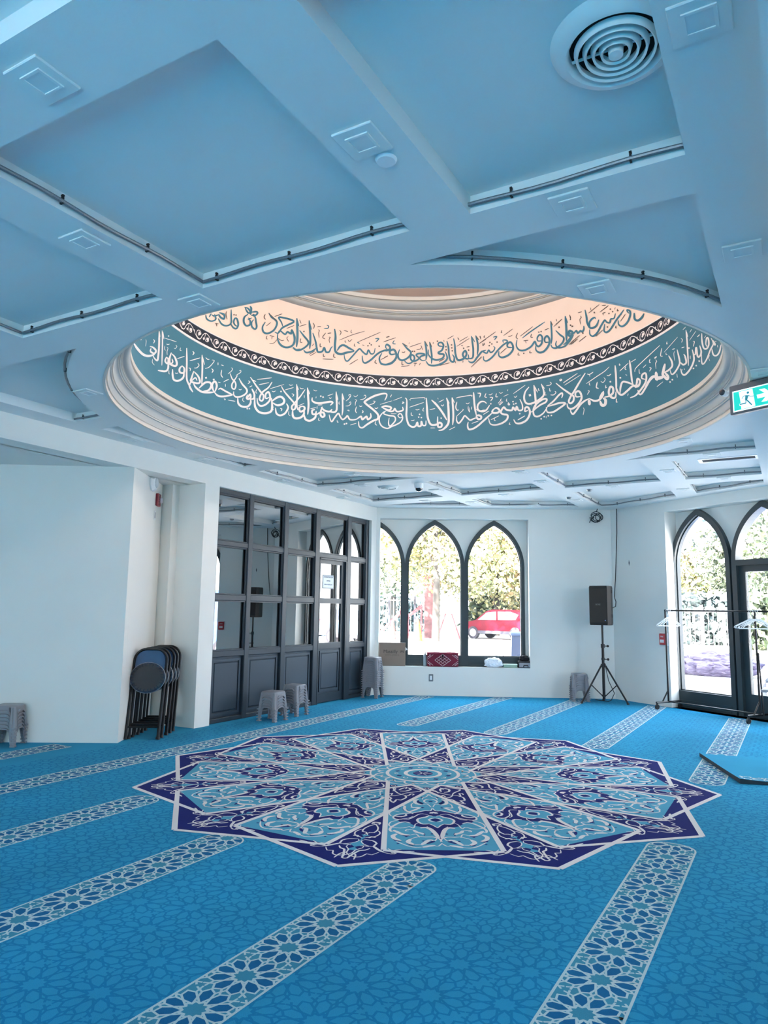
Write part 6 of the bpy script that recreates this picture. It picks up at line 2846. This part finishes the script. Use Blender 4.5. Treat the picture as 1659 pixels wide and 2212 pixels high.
def car(x, y, rz, body, lab, van=False, L=4.3):
    e = empty('car' if not van else 'van', (x, y, -0.12), rz, label=lab, cat='van' if van else 'car')
    if van:
        pr = [(-2.3, 0.35), (-2.35, 0.9), (-2.25, 1.15), (-1.75, 1.85), (-1.5, 1.98), (2.25, 1.98), (2.35, 1.85), (2.38, 0.4)]
        gl = [(-1.78, 1.16), (-1.52, 1.72), (-0.7, 1.75), (-0.7, 1.16)]
        gl2 = [(-0.55, 1.16), (-0.55, 1.75), (0.8, 1.75), (0.8, 1.16)]
    else:
        pr = [(-2.15, 0.35), (-2.2, 0.62), (-2.05, 0.86), (-1.2, 1.02), (-0.5, 1.50), (-0.1, 1.60), (1.1, 1.60), (1.75, 1.42), (2.05, 1.06), (2.18, 0.98), (2.2, 0.4)]
        gl = [(-1.05, 1.03), (-0.48, 1.43), (0.15, 1.50), (0.15, 1.04)]
        gl2 = [(0.25, 1.04), (0.25, 1.50), (1.05, 1.50), (1.55, 1.34), (1.35, 1.06)]
    mb = MB()
    W = 0.9
    mb.prism([(a, b) for a, b in pr], -W + 0.06, W - 0.06, 'y')
    mb.prism([(a * 0.985, 0.4 + (b - 0.4) * 0.94) for a, b in pr if b < 1.2 or van], -W, W, 'y')
    mb.build('body', body, e)
    for s in (-1, 1):
        for g in (gl, gl2):
            mb = MB()
            yy = s * (W + 0.004 if van else W - 0.055)
            mb.prism(g, yy - 0.006, yy + 0.006, 'y')
            mb.build('window', mat('car_glass', (60, 70, 90), 0.15, spec=0.8), e)
        mb = MB()
        mb.box(-2.15, 2.18, s * W - 0.012, s * W + 0.012, 0.30, 0.46)
        mb.build('sill_trim', mat('car_trim', (70, 68, 80), 0.6), e)
        for wx in (-1.32, 1.35):
            mb = MB()
            mb.cyl((wx, s * (W - 0.18), 0.34), (wx, s * (W + 0.02), 0.34), 0.34, n=24)
            wh = mb.build('wheel', mat('tyre', (48, 46, 54), 0.8), e)
            mb = MB()
            mb.cyl((wx, s * (W + 0.01), 0.34), (wx, s * (W + 0.03), 0.34), 0.21, n=20)
            mb.build('hub', mat('alloy', (180, 180, 190), 0.35, metal=0.6), wh)
        mb = MB()
        mb.box(2.02, 2.22, s * (W - 0.1) - 0.1, s * (W - 0.1) + 0.1, 0.95, 1.08)
        mb.build('tail_light', mat('tail_red', (200, 30, 40), 0.3), e)
    return e


x, y = away(1085, 40.5)
car(x, y, math.radians(-12), mat('crimson_car_paint', (92, 8, 30), 0.45, spec=0.2), 'crimson hatchback parked outside the right-hand arched window')
car(1.9, 15.6, math.radians(6), mat('blue_van_paint', (60, 86, 140), 0.3, coat=0.3), 'blue van parked outside the glazed door', van=True)
car(3.6, 27.0, math.radians(14), mat('pale_blue_car_paint', (146, 180, 206), 0.3, coat=0.3), 'pale blue car parked beyond the railing')
# tarpaulin heap on a white plinth in front of the railing
x, y = away(1543, 14.8)
e = empty('planter_plinth', T=frame(x, y, 0.97, -0.1, -0.12), label='low white plinth outside the tall arched window', cat='plinth')
mb = MB()
mb.box(-0.75, 0.75, -0.35, 0.4, 0.0, 0.33)
mb.build('plinth_block', mat('white_stone', (168, 164, 168), 0.8), e)
mb = MB()
mb.box(-0.80, 0.80, -0.42, 0.45, 0.33, 0.40)
mb.build('plinth_top', mat('white_slab', (232, 226, 226), 0.8), e)
bm = bmesh.new()
bmesh.ops.create_icosphere(bm, subdivisions=5, radius=1.0)
for v in bm.verts:
    p = v.co.copy()
    k = 1 + 0.30 * (abs(noise.noise(p * 2.2)) - 0.2) + 0.16 * (abs(noise.noise(p * 6.0)) - 0.2)
    v.co = Vector((p.x * 0.70 * k, p.y * 0.33 * k, max(p.z * 0.27 * k, -0.16)))
me = bpy.data.meshes.new('tarpaulin')
bm.to_mesh(me)
bm.free()
me.materials.append(mat('lilac_grey_tarpaulin', (96, 84, 106), 0.35, var=0.1, scale=6))
o = bpy.data.objects.new('tarpaulin', me)
o.matrix_world = frame(x, y, 0.97, -0.1, 0.28 + 0.162)
COL.objects.link(o)
tag(o, 'crumpled lilac grey tarpaulin heap on the white plinth', 'tarpaulin')
# patio chair and bin outside the right-hand window of the three
x, y = away(1086, 15.5)
M_pat = mat('grey_patio_plastic', (150, 144, 150), 0.5)
e = empty('patio_chair', T=frame(x, y, 0.8, 0.6, -0.12), label='grey outdoor chair with an open curved back', cat='chair')
mb = MB()
mb.tube([(-0.24, 0.2, 0.42), (-0.24, 0.24, 0.75), (-0.12, 0.25, 0.86), (0.12, 0.25, 0.86), (0.24, 0.24, 0.75), (0.24, 0.2, 0.42)], 0.02, 8)
mb.tube([(-0.09, 0.25, 0.86), (-0.07, 0.22, 0.44)], 0.022, 6)
mb.tube([(0.09, 0.25, 0.86), (0.07, 0.22, 0.44)], 0.022, 6)
mb.build('back_frame', M_pat, e, smooth=True)
mb = MB()
mb.rbox(-0.26, 0.26, -0.25, 0.22, 0.40, 0.44, 0.01)
mb.build('seat', M_pat, e)
for sx in (-0.22, 0.22):
    for sy in (-0.21, 0.19):
        mb = MB()
        mb.cyl((sx, sy, 0.40), (sx * 1.1, sy * 1.1, 0.0), 0.02, 0.016, 8)
        mb.build('leg', M_pat, e)
x, y = away(1127, 14.6)
e = empty('refuse_bin', T=frame(x, y, 0.9, 0.35, -0.12), label='blue-grey bin outside at the right edge of the right-hand arched window', cat='bin')
mb = MB()
mb.prism([(-0.24, 0.0), (0.24, 0.0), (0.27, 1.05), (-0.2, 1.05)], -0.25, 0.25, 'y')
mb.build('bin_body', mat('blue_grey_bin', (52, 60, 84), 0.5), e)
mb = MB()
mb.rbox(-0.23, 0.30, -0.28, 0.28, 1.05, 1.12, 0.02)
mb.build('lid', mat('blue_grey_lid', (72, 84, 110), 0.5), e)
